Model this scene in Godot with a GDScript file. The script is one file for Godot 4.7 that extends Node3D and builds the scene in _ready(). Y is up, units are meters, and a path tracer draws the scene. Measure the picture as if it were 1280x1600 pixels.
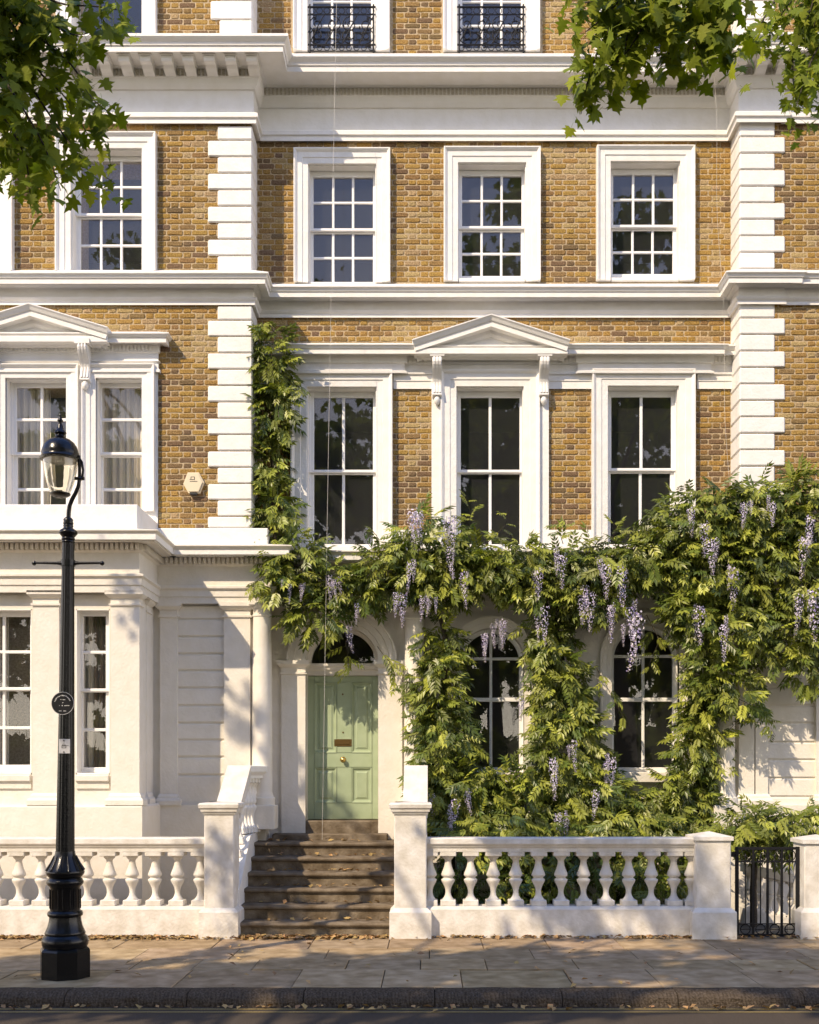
extends Node3D

# ---- how a pixel of the photograph (1280 x 1600) becomes a point at a known depth z ----
const F := 1755.0
const VX := 670.0
const VY := 1205.0
const CZ := 15.6
const CY := 1.985

# planes of the front: recessed middle, wings, ground floors, bay, garden wall
const Z_REC := 0.0
const Z_WING := 0.42
const Z_GR := 0.12
const Z_WG := 0.5
const Z_BAY := 1.45
const Z_FW := 2.2

var rng := RandomNumberGenerator.new()
var M := {}
var used_names := {}

func X(px: float, z: float) -> float:
	return (px - VX) / F * (CZ - z)
func Y(py: float, z: float) -> float:
	return CY - (py - VY) / F * (CZ - z)
func P(px: float, py: float, z: float) -> Vector3:
	return Vector3(X(px, z), Y(py, z), z)

# ============================== mesh builder ==============================
class MB:
	var v := PackedVector3Array()
	var n := PackedVector3Array()
	var c := PackedColorArray()
	var col := Color(1, 1, 1)
	func tri(a: Vector3, b: Vector3, d: Vector3, na: Vector3, nb: Vector3, nd: Vector3) -> void:
		v.append(a); v.append(b); v.append(d)
		n.append(na); n.append(nb); n.append(nd)
		c.append(col); c.append(col); c.append(col)
	# flat quad whose front looks along hint
	func quad(a: Vector3, b: Vector3, d: Vector3, e: Vector3, hint: Vector3) -> void:
		var nn := (d - a).cross(b - a)
		if nn.length_squared() < 1e-14:
			nn = (e - a).cross(d - a)
		nn = nn.normalized()
		if nn.dot(hint) < 0.0:
			nn = -nn
			tri(a, e, d, nn, nn, nn); tri(a, d, b, nn, nn, nn)
		else:
			tri(a, b, d, nn, nn, nn); tri(a, d, e, nn, nn, nn)
	func flat_tri(a: Vector3, b: Vector3, d: Vector3, hint: Vector3) -> void:
		var nn := (d - a).cross(b - a).normalized()
		if nn.dot(hint) < 0.0:
			nn = -nn
			tri(a, d, b, nn, nn, nn)
		else:
			tri(a, b, d, nn, nn, nn)
	func box(p0: Vector3, p1: Vector3) -> void:
		var a := p0.min(p1); var b := p0.max(p1)
		quad(Vector3(a.x, a.y, b.z), Vector3(a.x, b.y, b.z), Vector3(b.x, b.y, b.z), Vector3(b.x, a.y, b.z), Vector3.BACK)
		quad(Vector3(a.x, a.y, a.z), Vector3(b.x, a.y, a.z), Vector3(b.x, b.y, a.z), Vector3(a.x, b.y, a.z), Vector3.FORWARD)
		quad(Vector3(a.x, a.y, a.z), Vector3(a.x, b.y, a.z), Vector3(a.x, b.y, b.z), Vector3(a.x, a.y, b.z), Vector3.LEFT)
		quad(Vector3(b.x, a.y, a.z), Vector3(b.x, b.y, a.z), Vector3(b.x, b.y, b.z), Vector3(b.x, a.y, b.z), Vector3.RIGHT)
		quad(Vector3(a.x, b.y, a.z), Vector3(a.x, b.y, b.z), Vector3(b.x, b.y, b.z), Vector3(b.x, b.y, a.z), Vector3.UP)
		quad(Vector3(a.x, a.y, a.z), Vector3(a.x, a.y, b.z), Vector3(b.x, a.y, b.z), Vector3(b.x, a.y, a.z), Vector3.DOWN)
	# box with all edges chamfered by k
	func cbox(p0: Vector3, p1: Vector3, k: float) -> void:
		var a := p0.min(p1); var b := p0.max(p1)
		var m := (a + b) * 0.5
		var h := (b - a) * 0.5
		k = minf(k, minf(h.x, minf(h.y, h.z)) * 0.9)
		for ax in 3:
			var u := (ax + 1) % 3
			var w := (ax + 2) % 3
			for s in [-1.0, 1.0]:
				var q := []
				for t in [[-1, -1], [1, -1], [1, 1], [-1, 1]]:
					var p := Vector3.ZERO
					p[ax] = s * h[ax]; p[u] = t[0] * (h[u] - k); p[w] = t[1] * (h[w] - k)
					q.append(m + p)
				var hint := Vector3.ZERO; hint[ax] = s
				quad(q[0], q[1], q[2], q[3], hint)
				for s2 in [-1.0, 1.0]:
					var r := []
					for t in [-1.0, 1.0]:
						var p := Vector3.ZERO
						p[ax] = s * h[ax]; p[u] = s2 * (h[u] - k); p[w] = t * (h[w] - k)
						r.append(m + p)
					for t in [1.0, -1.0]:
						var p := Vector3.ZERO
						p[ax] = s * (h[ax] - k); p[u] = s2 * h[u]; p[w] = t * (h[w] - k)
						r.append(m + p)
					var hh := Vector3.ZERO; hh[ax] = s; hh[u] = s2
					quad(r[0], r[1], r[2], r[3], hh)
		for sx in [-1.0, 1.0]:
			for sy in [-1.0, 1.0]:
				for sz in [-1.0, 1.0]:
					var s := Vector3(sx, sy, sz)
					flat_tri(m + s * (h - Vector3(0, k, k)), m + s * (h - Vector3(k, 0, k)), m + s * (h - Vector3(k, k, 0)), s)
	# surface of revolution about a vertical axis; pr: (radius, y)
	func lathe(pr: Array, at: Vector3, seg: int, smooth := true, sharp := 0.75) -> void:
		var k := pr.size()
		var fn := []
		for i in k - 1:
			var d: Vector2 = pr[i + 1] - pr[i]
			fn.append(Vector2(d.y, -d.x).normalized())
		for i in k - 1:
			var n0: Vector2 = fn[i]; var n1: Vector2 = fn[i]
			if smooth and i > 0 and fn[i - 1].dot(fn[i]) > sharp: n0 = (fn[i - 1] + fn[i]).normalized()
			if smooth and i < k - 2 and fn[i + 1].dot(fn[i]) > sharp: n1 = (fn[i + 1] + fn[i]).normalized()
			for j in seg:
				var a0 := TAU * j / seg; var a1 := TAU * (j + 1) / seg
				var d0 := Vector3(cos(a0), 0, sin(a0)); var d1 := Vector3(cos(a1), 0, sin(a1))
				var p0: Vector3 = at + d0 * pr[i].x + Vector3.UP * pr[i].y
				var p1: Vector3 = at + d1 * pr[i].x + Vector3.UP * pr[i].y
				var p2: Vector3 = at + d1 * pr[i + 1].x + Vector3.UP * pr[i + 1].y
				var p3: Vector3 = at + d0 * pr[i + 1].x + Vector3.UP * pr[i + 1].y
				if smooth:
					var u := Vector3.UP
					tri(p0, p1, p2, d0 * n0.x + u * n0.y, d1 * n0.x + u * n0.y, d1 * n1.x + u * n1.y)
					tri(p0, p2, p3, d0 * n0.x + u * n0.y, d1 * n1.x + u * n1.y, d0 * n1.x + u * n1.y)
				else:
					var dm := (d0 + d1).normalized()
					quad(p0, p1, p2, p3, dm * fn[i].x + Vector3.UP * fn[i].y)
	# round tube along points with a radius for each
	func tube(pts: Array, rad: Array, seg: int) -> void:
		var k := pts.size()
		var rings := []
		var side := Vector3.RIGHT
		for i in k:
			var t: Vector3 = (pts[mini(i + 1, k - 1)] - pts[maxi(i - 1, 0)]).normalized()
			if i == 0:
				side = t.cross(Vector3.UP if absf(t.y) < 0.9 else Vector3.RIGHT).normalized()
			side = (side - t * side.dot(t)).normalized()
			var up := t.cross(side)
			var r: float = rad[mini(i, rad.size() - 1)]
			var ring := []
			for j in seg + 1:
				var a := TAU * j / seg
				var d := side * cos(a) + up * sin(a)
				ring.append([pts[i] + d * r, d])
			rings.append(ring)
		for i in k - 1:
			for j in seg:
				var a: Array = rings[i][j]; var b: Array = rings[i][j + 1]
				var d: Array = rings[i + 1][j + 1]; var e: Array = rings[i + 1][j]
				tri(a[0], d[0], b[0], a[1], d[1], b[1]); tri(a[0], e[0], d[0], a[1], e[1], d[1])
		for w in [0, k - 1]:
			var o: Vector3 = pts[w]
			var hint: Vector3 = (pts[0] - pts[1]) if w == 0 else (pts[k - 1] - pts[k - 2])
			for j in seg:
				flat_tri(o, rings[w][j][0], rings[w][j + 1][0], hint)
	# outline (a, y) in a plane across x, drawn out from x0 to x1; poly holds (z, y)
	func extrude_x(poly: PackedVector2Array, x0: float, x1: float) -> void:
		var idx := Geometry2D.triangulate_polygon(poly)
		for i in range(0, idx.size(), 3):
			for e in [[x0, Vector3.LEFT], [x1, Vector3.RIGHT]]:
				var q := []
				for j in 3:
					var p := poly[idx[i + j]]
					q.append(Vector3(e[0], p.y, p.x))
				flat_tri(q[0], q[1], q[2], e[1])
		var area := 0.0
		for i in poly.size():
			area += poly[i].cross(poly[(i + 1) % poly.size()])
		for i in poly.size():
			var p := poly[i]; var q := poly[(i + 1) % poly.size()]
			var d := (q - p).normalized()
			var o := Vector2(d.y, -d.x) * (1.0 if area > 0 else -1.0)
			quad(Vector3(x0, p.y, p.x), Vector3(x1, p.y, p.x), Vector3(x1, q.y, q.x), Vector3(x0, q.y, q.x), Vector3(0, o.y, o.x))
	# outline in (x, y) drawn out from z0 to z1
	func extrude_z(poly: PackedVector2Array, z0: float, z1: float) -> void:
		var idx := Geometry2D.triangulate_polygon(poly)
		for i in range(0, idx.size(), 3):
			for e in [[z0, Vector3.FORWARD], [z1, Vector3.BACK]]:
				var q := []
				for j in 3:
					var p := poly[idx[i + j]]
					q.append(Vector3(p.x, p.y, e[0]))
				flat_tri(q[0], q[1], q[2], e[1])
		var area := 0.0
		for i in poly.size():
			area += poly[i].cross(poly[(i + 1) % poly.size()])
		for i in poly.size():
			var p := poly[i]; var q := poly[(i + 1) % poly.size()]
			var d := (q - p).normalized()
			var o := Vector2(d.y, -d.x) * (1.0 if area > 0 else -1.0)
			quad(Vector3(p.x, p.y, z0), Vector3(q.x, q.y, z0), Vector3(q.x, q.y, z1), Vector3(p.x, p.y, z1), Vector3(o.x, o.y, 0))
	# moulding along a plan path of (x, z) running left to right with the street on its +z side; pr: (out, y). Draws segments i0..i1
	func moulding(path: Array, pr: Array, i0: int, i1: int, caps := true) -> void:
		var k := path.size()
		var nrm := []
		for i in k - 1:
			var d: Vector2 = (path[i + 1] - path[i]).normalized()
			nrm.append(Vector2(-d.y, d.x))
		var mit := []
		for i in k:
			if i == 0: mit.append(nrm[0])
			elif i == k - 1: mit.append(nrm[k - 2])
			else:
				var s: Vector2 = nrm[i - 1] + nrm[i]
				mit.append(s / (1.0 + nrm[i - 1].dot(nrm[i])))
		for i in range(i0, i1):
			for j in pr.size() - 1:
				var a: Vector2 = path[i] + mit[i] * pr[j].x
				var b: Vector2 = path[i + 1] + mit[i + 1] * pr[j].x
				var d: Vector2 = path[i + 1] + mit[i + 1] * pr[j + 1].x
				var e: Vector2 = path[i] + mit[i] * pr[j + 1].x
				var dy: float = pr[j + 1].y - pr[j].y
				var dx: float = pr[j + 1].x - pr[j].x
				var hint := Vector3(nrm[i].x * dy, -dx, nrm[i].y * dy)
				quad(Vector3(a.x, pr[j].y, a.y), Vector3(b.x, pr[j].y, b.y), Vector3(d.x, pr[j + 1].y, d.y), Vector3(e.x, pr[j + 1].y, e.y), hint)
		if caps:
			var poly := PackedVector2Array(pr)
			var idx := Geometry2D.triangulate_polygon(poly)
			for w in [i0, i1]:
				var dirv: Vector2 = (path[i0] - path[i0 + 1]) if w == i0 else (path[i1] - path[i1 - 1])
				for i in range(0, idx.size(), 3):
					var q := []
					for j in 3:
						var p := poly[idx[i + j]]
						var o: Vector2 = path[w] + mit[w] * p.x
						q.append(Vector3(o.x, p.y, o.y))
					flat_tri(q[0], q[1], q[2], Vector3(dirv.x, 0, dirv.y))
	# profile (off, z) swept along a polyline in the x-y plane; off is to the left of the way it runs
	func sweep_xy(pts: Array, pr: Array, closed := false, level_ends := false) -> void:
		var k := pts.size()
		var nrm := []
		var segs := k if closed else k - 1
		for i in segs:
			var d: Vector2 = (pts[(i + 1) % k] - pts[i]).normalized()
			nrm.append(Vector2(-d.y, d.x))
		var mit := []
		for i in k:
			if not closed and i == 0: mit.append(Vector2(nrm[0].x / absf(nrm[0].x), 0) if level_ends and absf(nrm[0].x) > 0.5 else nrm[0])
			elif not closed and i == k - 1: mit.append(Vector2(nrm[k - 2].x / absf(nrm[k - 2].x), 0) if level_ends and absf(nrm[k - 2].x) > 0.5 else nrm[k - 2])
			else:
				var p: Vector2 = nrm[(i - 1 + segs) % segs]; var q: Vector2 = nrm[i % segs]
				mit.append((p + q) / (1.0 + p.dot(q)))
		for i in segs:
			var i2 := (i + 1) % k
			for j in pr.size() - 1:
				var a: Vector2 = pts[i] + mit[i] * pr[j].x
				var b: Vector2 = pts[i2] + mit[i2] * pr[j].x
				var d: Vector2 = pts[i2] + mit[i2] * pr[j + 1].x
				var e: Vector2 = pts[i] + mit[i] * pr[j + 1].x
				var dz: float = pr[j + 1].y - pr[j].y
				var doff: float = pr[j + 1].x - pr[j].x
				var hint := Vector3(-nrm[i].x * dz, -nrm[i].y * dz, doff)
				quad(Vector3(a.x, a.y, pr[j].y), Vector3(b.x, b.y, pr[j].y), Vector3(d.x, d.y, pr[j + 1].y), Vector3(e.x, e.y, pr[j + 1].y), hint)
		if not closed:
			var poly := PackedVector2Array(pr)
			var idx := Geometry2D.triangulate_polygon(poly)
			for w in [0, k - 1]:
				var dirv: Vector2 = (pts[0] - pts[1]) if w == 0 else (pts[k - 1] - pts[k - 2])
				for i in range(0, idx.size(), 3):
					var q := []
					for j in 3:
						var p := poly[idx[i + j]]
						var o: Vector2 = pts[w] + mit[w] * p.x
						q.append(Vector3(o.x, o.y, p.y))
					flat_tri(q[0], q[1], q[2], Vector3(dirv.x, dirv.y, 0))
	func mesh(m: Material) -> ArrayMesh:
		var arr := []
		arr.resize(Mesh.ARRAY_MAX)
		arr[Mesh.ARRAY_VERTEX] = v
		arr[Mesh.ARRAY_NORMAL] = n
		arr[Mesh.ARRAY_COLOR] = c
		var am := ArrayMesh.new()
		am.add_surface_from_arrays(Mesh.PRIMITIVE_TRIANGLES, arr)
		am.surface_set_material(0, m)
		return am

# ============================== nodes ==============================
func numbered(called: String) -> String:
	var k: int = used_names.get(called, 0)
	used_names[called] = k + 1
	return called if k == 0 else "%s_%03d" % [called, k]

func thing(called: String, label: String, category: String, at := Vector3.ZERO, group := "") -> Node3D:
	var o := Node3D.new()
	o.name = numbered(called)
	add_child(o)
	o.position = at
	tag(o, label, category, group)
	return o

func tag(o: Node, label: String, category: String, group := "") -> void:
	o.set_meta("label", label)
	o.set_meta("category", category)
	if group != "": o.set_meta("group", group)

func part(parent: Node, called: String, b: MB, m: Material) -> MeshInstance3D:
	return put(parent, called, b.mesh(m))

func put(parent: Node, called: String, mesh: Mesh, xf := Transform3D.IDENTITY) -> MeshInstance3D:
	var o := MeshInstance3D.new()
	o.name = called
	o.mesh = mesh
	o.transform = xf
	parent.add_child(o, true)
	return o

func structure(called: String, b: MB, m: Material) -> MeshInstance3D:
	var o := part(self, called, b, m)
	o.set_meta("kind", "structure")
	return o

func scatter(parent: Node, called: String, mesh: Mesh, xfs: Array, cols: Array) -> MultiMeshInstance3D:
	var mm := MultiMesh.new()
	mm.transform_format = MultiMesh.TRANSFORM_3D
	mm.use_colors = true
	mm.mesh = mesh
	mm.instance_count = xfs.size()
	for i in xfs.size():
		mm.set_instance_transform(i, xfs[i])
		mm.set_instance_color(i, cols[i])
	var o := MultiMeshInstance3D.new()
	o.name = called
	o.multimesh = mm
	o.set_meta("kind", "stuff")
	parent.add_child(o, true)
	return o

# ============================== materials ==============================
func lin(r: float, g: float, b: float) -> Color:
	return Color(r, g, b).linear_to_srgb()

func noise_tex(freq: float, lo: Color, hi: Color, sd: int, oct := 4, size := 512) -> NoiseTexture2D:
	var f := FastNoiseLite.new()
	f.seed = sd
	f.noise_type = FastNoiseLite.TYPE_SIMPLEX_SMOOTH
	f.frequency = freq
	f.fractal_octaves = oct
	var t := NoiseTexture2D.new()
	t.width = size; t.height = size
	t.seamless = true
	t.noise = f
	var g := Gradient.new()
	g.set_color(0, lo); g.set_color(1, hi)
	t.color_ramp = g
	return t

func bump_tex(freq: float, strength: float, sd: int, oct := 4, size := 512) -> NoiseTexture2D:
	var f := FastNoiseLite.new()
	f.seed = sd
	f.frequency = freq
	f.fractal_octaves = oct
	var t := NoiseTexture2D.new()
	t.width = size; t.height = size
	t.seamless = true
	t.as_normal_map = true
	t.bump_strength = strength
	t.noise = f
	return t

func mat(c: Color, rough: float, tex: Texture2D = null, scale := 1.0, bump: Texture2D = null, bump_k := 1.0) -> StandardMaterial3D:
	var m := StandardMaterial3D.new()
	m.albedo_color = c
	m.roughness = rough
	m.uv1_triplanar = true
	m.uv1_world_triplanar = true
	m.uv1_scale = Vector3.ONE * scale
	if tex: m.albedo_texture = tex
	if bump:
		m.normal_enabled = true
		m.normal_texture = bump
		m.normal_scale = bump_k
	return m

func make_materials() -> void:
	var stain := noise_tex(0.012, Color(0.96, 0.955, 0.935), Color(1, 1, 1), 3, 5)
	var fine := bump_tex(0.05, 3.0, 5, 4)
	M.white = mat(lin(0.79, 0.775, 0.75), 0.62, stain, 0.6, fine, 0.25)
	M.cream = mat(lin(0.735, 0.695, 0.625), 0.62, stain, 0.6, fine, 0.25)
	var grime := noise_tex(0.012, Color(0.86, 0.845, 0.81), Color(1, 1, 1), 9, 6)
	M.old_white = mat(lin(0.73, 0.705, 0.665), 0.75, grime, 0.7, bump_tex(0.06, 4.0, 15, 5), 0.25)
	M.weathered = mat(lin(0.60, 0.565, 0.50), 0.85, grime, 1.3, bump_tex(0.08, 8.0, 16, 5), 0.7)
	M.carved = mat(lin(0.73, 0.69, 0.62), 0.85, noise_tex(0.03, Color(0.75, 0.73, 0.68), Color(1, 1, 1), 19, 6), 2.0, bump_tex(0.09, 9.0, 18, 5), 0.9)
	M.paint = mat(lin(0.82, 0.81, 0.79), 0.35)
	M.brick = mat(Color(1, 1, 1), 0.9, noise_tex(0.035, Color(0.55, 0.51, 0.45), Color(1.0, 1.0, 1.0), 21, 5), 2.4, bump_tex(0.05, 8.0, 22, 5), 0.9)
	M.brick.vertex_color_use_as_albedo = true
	M.mortar = mat(lin(0.60, 0.485, 0.325), 0.95, noise_tex(0.03, Color(0.75, 0.73, 0.7), Color(1, 1, 1), 23, 5), 1.5, bump_tex(0.08, 8.0, 24, 4), 0.7)
	M.door = mat(lin(0.355, 0.425, 0.275), 0.4, noise_tex(0.01, Color(0.93, 0.94, 0.92), Color(1, 1, 1), 31, 4), 0.8, bump_tex(0.03, 1.0, 32, 3), 0.15)
	M.brass = mat(lin(0.62, 0.42, 0.14), 0.28); M.brass.metallic = 1.0
	M.dark_brass = mat(lin(0.16, 0.10, 0.035), 0.4); M.dark_brass.metallic = 0.8
	M.iron = mat(lin(0.006, 0.006, 0.007), 0.24, noise_tex(0.03, Color(0.75, 0.75, 0.75), Color(1, 1, 1), 35, 4), 2.0, bump_tex(0.04, 3.0, 36, 4), 0.35)
	M.iron.metallic_specular = 0.4
	M.rail = mat(lin(0.012, 0.012, 0.014), 0.45)
	M.stone_step = mat(lin(0.26, 0.215, 0.16), 0.9, noise_tex(0.008, Color(0.62, 0.59, 0.55), Color(1, 1, 1), 41, 6), 0.8, bump_tex(0.06, 5.0, 42, 5), 0.4)
	M.slab = mat(Color(1, 1, 1), 0.88, noise_tex(0.01, Color(0.74, 0.72, 0.68), Color(1, 1, 1), 43, 6), 0.6, bump_tex(0.07, 4.0, 44, 5), 0.16)
	M.slab.vertex_color_use_as_albedo = true
	M.joint = mat(lin(0.055, 0.045, 0.033), 0.95)
	M.kerb = mat(lin(0.16, 0.13, 0.10), 0.8, noise_tex(0.03, Color(0.45, 0.43, 0.40), Color(1, 1, 1), 45, 6), 2.0, bump_tex(0.06, 14.0, 46, 5), 1.0)
	M.asphalt = mat(lin(0.17, 0.14, 0.11), 0.9, noise_tex(0.12, Color(0.5, 0.5, 0.5), Color(1, 1, 1), 47, 5), 1.5, bump_tex(0.2, 9.0, 48, 3), 0.8)
	for k in ["slab", "kerb", "asphalt", "stone_step", "joint", "brick", "mortar"]: M[k].metallic_specular = 0.12
	M.rail.metallic_specular = 0.3
	M.yellow = mat(lin(0.42, 0.31, 0.10), 0.8, noise_tex(0.06, Color(0.45, 0.45, 0.45), Color(1, 1, 1), 49, 5), 2.0)
	M.earth = mat(lin(0.05, 0.04, 0.028), 0.95, noise_tex(0.04, Color(0.5, 0.5, 0.5), Color(1, 1, 1), 51, 5), 1.2)
	M.ground = mat(lin(0.14, 0.13, 0.11), 0.95, noise_tex(0.02, Color(0.7, 0.7, 0.7), Color(1, 1, 1), 52, 5), 0.3)
	M.room = mat(lin(0.16, 0.14, 0.12), 0.9)
	M.curtain = mat(lin(0.62, 0.58, 0.50), 0.9); M.curtain.backlight_enabled = true; M.curtain.backlight = Color(0.25, 0.24, 0.2)
	M.curtain_brown = mat(lin(0.22, 0.15, 0.10), 0.9)
	M.glass = StandardMaterial3D.new()
	M.glass.albedo_color = Color(0.95, 0.97, 1.0, 0.01)
	M.glass.transparency = BaseMaterial3D.TRANSPARENCY_ALPHA
	M.glass.roughness = 0.0
	M.glass.metallic_specular = 1.0
	M.bowl = StandardMaterial3D.new()
	M.bowl.albedo_color = Color(0.98, 0.97, 0.93, 0.0)
	M.bowl.refraction_enabled = true
	M.bowl.refraction_scale = 0.05
	M.bowl.roughness = 0.0
	M.bowl.metallic_specular = 1.0
	M.bark = mat(lin(0.11, 0.09, 0.065), 0.95, noise_tex(0.03, Color(0.5, 0.48, 0.45), Color(1, 1, 1), 61, 5), 2.5, bump_tex(0.05, 10.0, 62, 4), 0.9)
	M.leaf = mat(Color(1, 1, 1), 0.6); M.leaf.metallic_specular = 0.3
	M.leaf.vertex_color_use_as_albedo = true
	M.leaf.backlight_enabled = true; M.leaf.backlight = Color(0.85, 0.90, 0.20)
	M.vine_leaf = mat(Color(1, 1, 1), 0.4); M.vine_leaf.metallic_specular = 0.5
	M.vine_leaf.vertex_color_use_as_albedo = true
	M.vine_leaf.backlight_enabled = true; M.vine_leaf.backlight = Color(0.70, 0.75, 0.2)
	M.petal = mat(Color(1, 1, 1), 0.7)
	M.petal.vertex_color_use_as_albedo = true
	M.petal.backlight_enabled = true; M.petal.backlight = Color(0.4, 0.38, 0.45)
	M.litter = mat(Color(1, 1, 1), 0.8)
	M.litter.vertex_color_use_as_albedo = true
	M.wire = mat(lin(0.55, 0.52, 0.47), 0.6)
	M.alarm = mat(lin(0.66, 0.57, 0.40), 0.5)
	M.dark = mat(lin(0.03, 0.03, 0.03), 0.5)
	M.plate = mat(lin(0.46, 0.46, 0.47), 0.45)
	M.silver = mat(lin(0.5, 0.5, 0.5), 0.5)

# ============================== scene ==============================
func _ready() -> void:
	rng.seed = 4711
	# --- camera: level, lens shifted upwards ---
	var cam := Camera3D.new()
	cam.name = "camera"
	cam.projection = Camera3D.PROJECTION_FRUSTUM
	cam.near = 0.1
	cam.far = 600.0
	cam.size = 0.1 * 1600.0 / F
	cam.frustum_offset = Vector2((640.0 - VX) / F, (VY - 800.0) / F) * 0.1
	cam.position = Vector3(0, CY, CZ)
	add_child(cam)
	cam.current = true
	# --- sky, sun, exposure ---
	var we := WorldEnvironment.new()
	we.name = "world_environment"
	var env := Environment.new()
	env.background_mode = Environment.BG_SKY
	var sky := Sky.new()
	var sm := ProceduralSkyMaterial.new()
	sm.sky_top_color = Color(0.25, 0.37, 0.58)
	sm.sky_horizon_color = Color(1.0, 0.945, 0.845)
	sm.sky_curve = 0.18
	sm.sky_energy_multiplier = 1.75
	sm.ground_horizon_color = Color(0.45, 0.44, 0.42)
	sm.ground_bottom_color = Color(0.25, 0.24, 0.22)
	sm.sun_angle_max = 12.0
	var cl := FastNoiseLite.new()
	cl.seed = 12; cl.frequency = 0.006; cl.fractal_octaves = 5
	var ct := NoiseTexture2D.new()
	ct.width = 1024; ct.height = 512; ct.seamless = true; ct.noise = cl
	var cg := Gradient.new()
	cg.offsets = PackedFloat32Array([0.0, 0.56, 0.8]); cg.colors = PackedColorArray([Color(1, 1, 1, 0), Color(1, 1, 1, 0), Color(1, 1, 1, 0.55)])
	ct.color_ramp = cg
	sm.sky_cover = ct
	sm.sky_cover_modulate = Color(0.6, 0.6, 0.62)
	sky.sky_material = sm
	env.sky = sky
	env.tonemap_mode = Environment.TONE_MAPPER_LINEAR
	env.tonemap_exposure = 1.2
	env.sdfgi_enabled = true
	env.ssao_enabled = true
	env.ssil_enabled = true
	we.environment = env
	add_child(we)
	var sun := DirectionalLight3D.new()
	sun.name = "sun"
	sun.light_energy = 1.6
	sun.light_color = Color(1.0, 0.915, 0.79)
	sun.light_angular_distance = 0.55
	sun.shadow_enabled = true
	add_child(sun)
	sun.look_at_from_position(Vector3.ZERO, Vector3(0.87, -1.2, -1.0))

	make_materials()
	build_street()
	build_houses()
	build_front_walls()
	build_steps()
	build_gate()
	build_lamp()
	build_small_things()
	build_wisteria()
	build_trees()

# ============================== street ==============================
func build_street() -> void:
	var b := MB.new()
	b.quad(Vector3(-300, -0.17, -300), Vector3(-300, -0.17, 300), Vector3(300, -0.17, 300), Vector3(300, -0.17, -300), Vector3.UP)
	structure("ground", b, M.ground)
	b = MB.new()
	b.box(Vector3(-80, -0.165, 5.45), Vector3(80, -0.12, 13.2))
	var road := structure("road", b, M.asphalt)
	for l in [[5.655, 5.70], [5.775, 5.82]]:
		b = MB.new()
		b.quad(Vector3(-80, -0.116, l[0]), Vector3(-80, -0.116, l[1]), Vector3(80, -0.116, l[1]), Vector3(80, -0.116, l[0]), Vector3.UP)
		part(road, "yellow_line", b, M.yellow)
	# pavement: a dark bed with separate stone slabs on it
	b = MB.new()
	b.box(Vector3(-80, -0.16, 1.0), Vector3(80, -0.02, 5.3))
	var pave := structure("pavement", b, M.joint)
	var rows := [2.14, 3.02, 3.74, 4.36, 5.285]
	for r in 4:
		var x := -15.0 + r * 0.37
		while x < 15.0:
			var w: float = rng.randf_range(0.72, 1.12) if r != 2 else rng.randf_range(0.6, 0.95)
			var s := MB.new()
			var k := rng.randf_range(0.86, 1.1)
			s.col = Color(0.45 * k, 0.345 * k * rng.randf_range(0.97, 1.02), 0.215 * k * rng.randf_range(0.93, 1.04))
			s.cbox(Vector3(-w / 2 + 0.004, -0.05, rows[r] + 0.004), Vector3(w / 2 - 0.004, 0.0, rows[r + 1] - 0.004), 0.006)
			var xf := Transform3D(Basis.from_euler(Vector3(rng.randf_range(-0.002, 0.002), 0, rng.randf_range(-0.003, 0.003))), Vector3(x + w / 2, rng.randf_range(-0.003, 0.002), 0))
			put(pave, "paving_slab", s.mesh(M.slab), xf)
			x += w
	b = MB.new()
	b.box(Vector3(-80, -0.16, 5.31), Vector3(80, -0.04, 5.5))
	var kerb := structure("kerb", b, M.joint)
	var kx := -14.0
	while kx < 14.0:
		var w := rng.randf_range(0.98, 1.2)
		var s := MB.new()
		var rings := []
		var nseg := 10
		for i in nseg + 1:
			var ring := []
			for q in [Vector2(5.29, -0.15), Vector2(5.29, 0.0), Vector2(5.42, 0.003), Vector2(5.49, 0.0), Vector2(5.535, -0.012), Vector2(5.57, -0.04), Vector2(5.585, -0.075), Vector2(5.595, -0.15)]:
				var j := 0.007 if i > 0 and i < nseg else 0.004
				ring.append(Vector3(w * i / nseg + (0.004 if i == 0 else (-0.004 if i == nseg else 0.0)), q.y + rng.randf_range(-j, j) * 0.6, q.x + (rng.randf_range(-j, j) if q.x > 5.45 else 0.0)))
			rings.append(ring)
		for i in nseg:
			for j in 7:
				s.quad(rings[i][j], rings[i + 1][j], rings[i + 1][j + 1], rings[i][j + 1], Vector3(0, 1, 0.6) if j > 0 else Vector3.FORWARD)
		for i in [0, nseg]:
			for j in range(1, 7):
				s.flat_tri(rings[i][0], rings[i][j], rings[i][j + 1], Vector3.LEFT if i == 0 else Vector3.RIGHT)
		put(kerb, "kerb_stone", s.mesh(M.kerb), Transform3D(Basis(), Vector3(kx, 0, 0)))
		kx += w
	# the other side of the street, behind the camera
	b = MB.new()
	b.box(Vector3(-80, -0.16, 13.2), Vector3(80, 0.0, 18.0))
	structure("far_pavement", b, M.ground)
	b = MB.new()
	b.box(Vector3(-80, -0.16, 18.0), Vector3(80, 0.02, 80.0))
	structure("park_ground", b, M.earth)
	# front gardens behind the balustrades
	b = MB.new()
	b.box(Vector3(-14, -0.16, -0.3), Vector3(-2.3, -0.01, 2.1))
	structure("front_court", b, M.ground)
	b = MB.new()
	b.box(Vector3(-0.1, -0.16, -0.3), Vector3(3.6, 0.02, 2.02))
	structure("flower_bed", b, M.earth)
	b = MB.new()
	b.box(Vector3(3.6, -0.16, -0.3), Vector3(14, -0.005, 2.14))
	structure("gate_path", b, M.ground)

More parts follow.
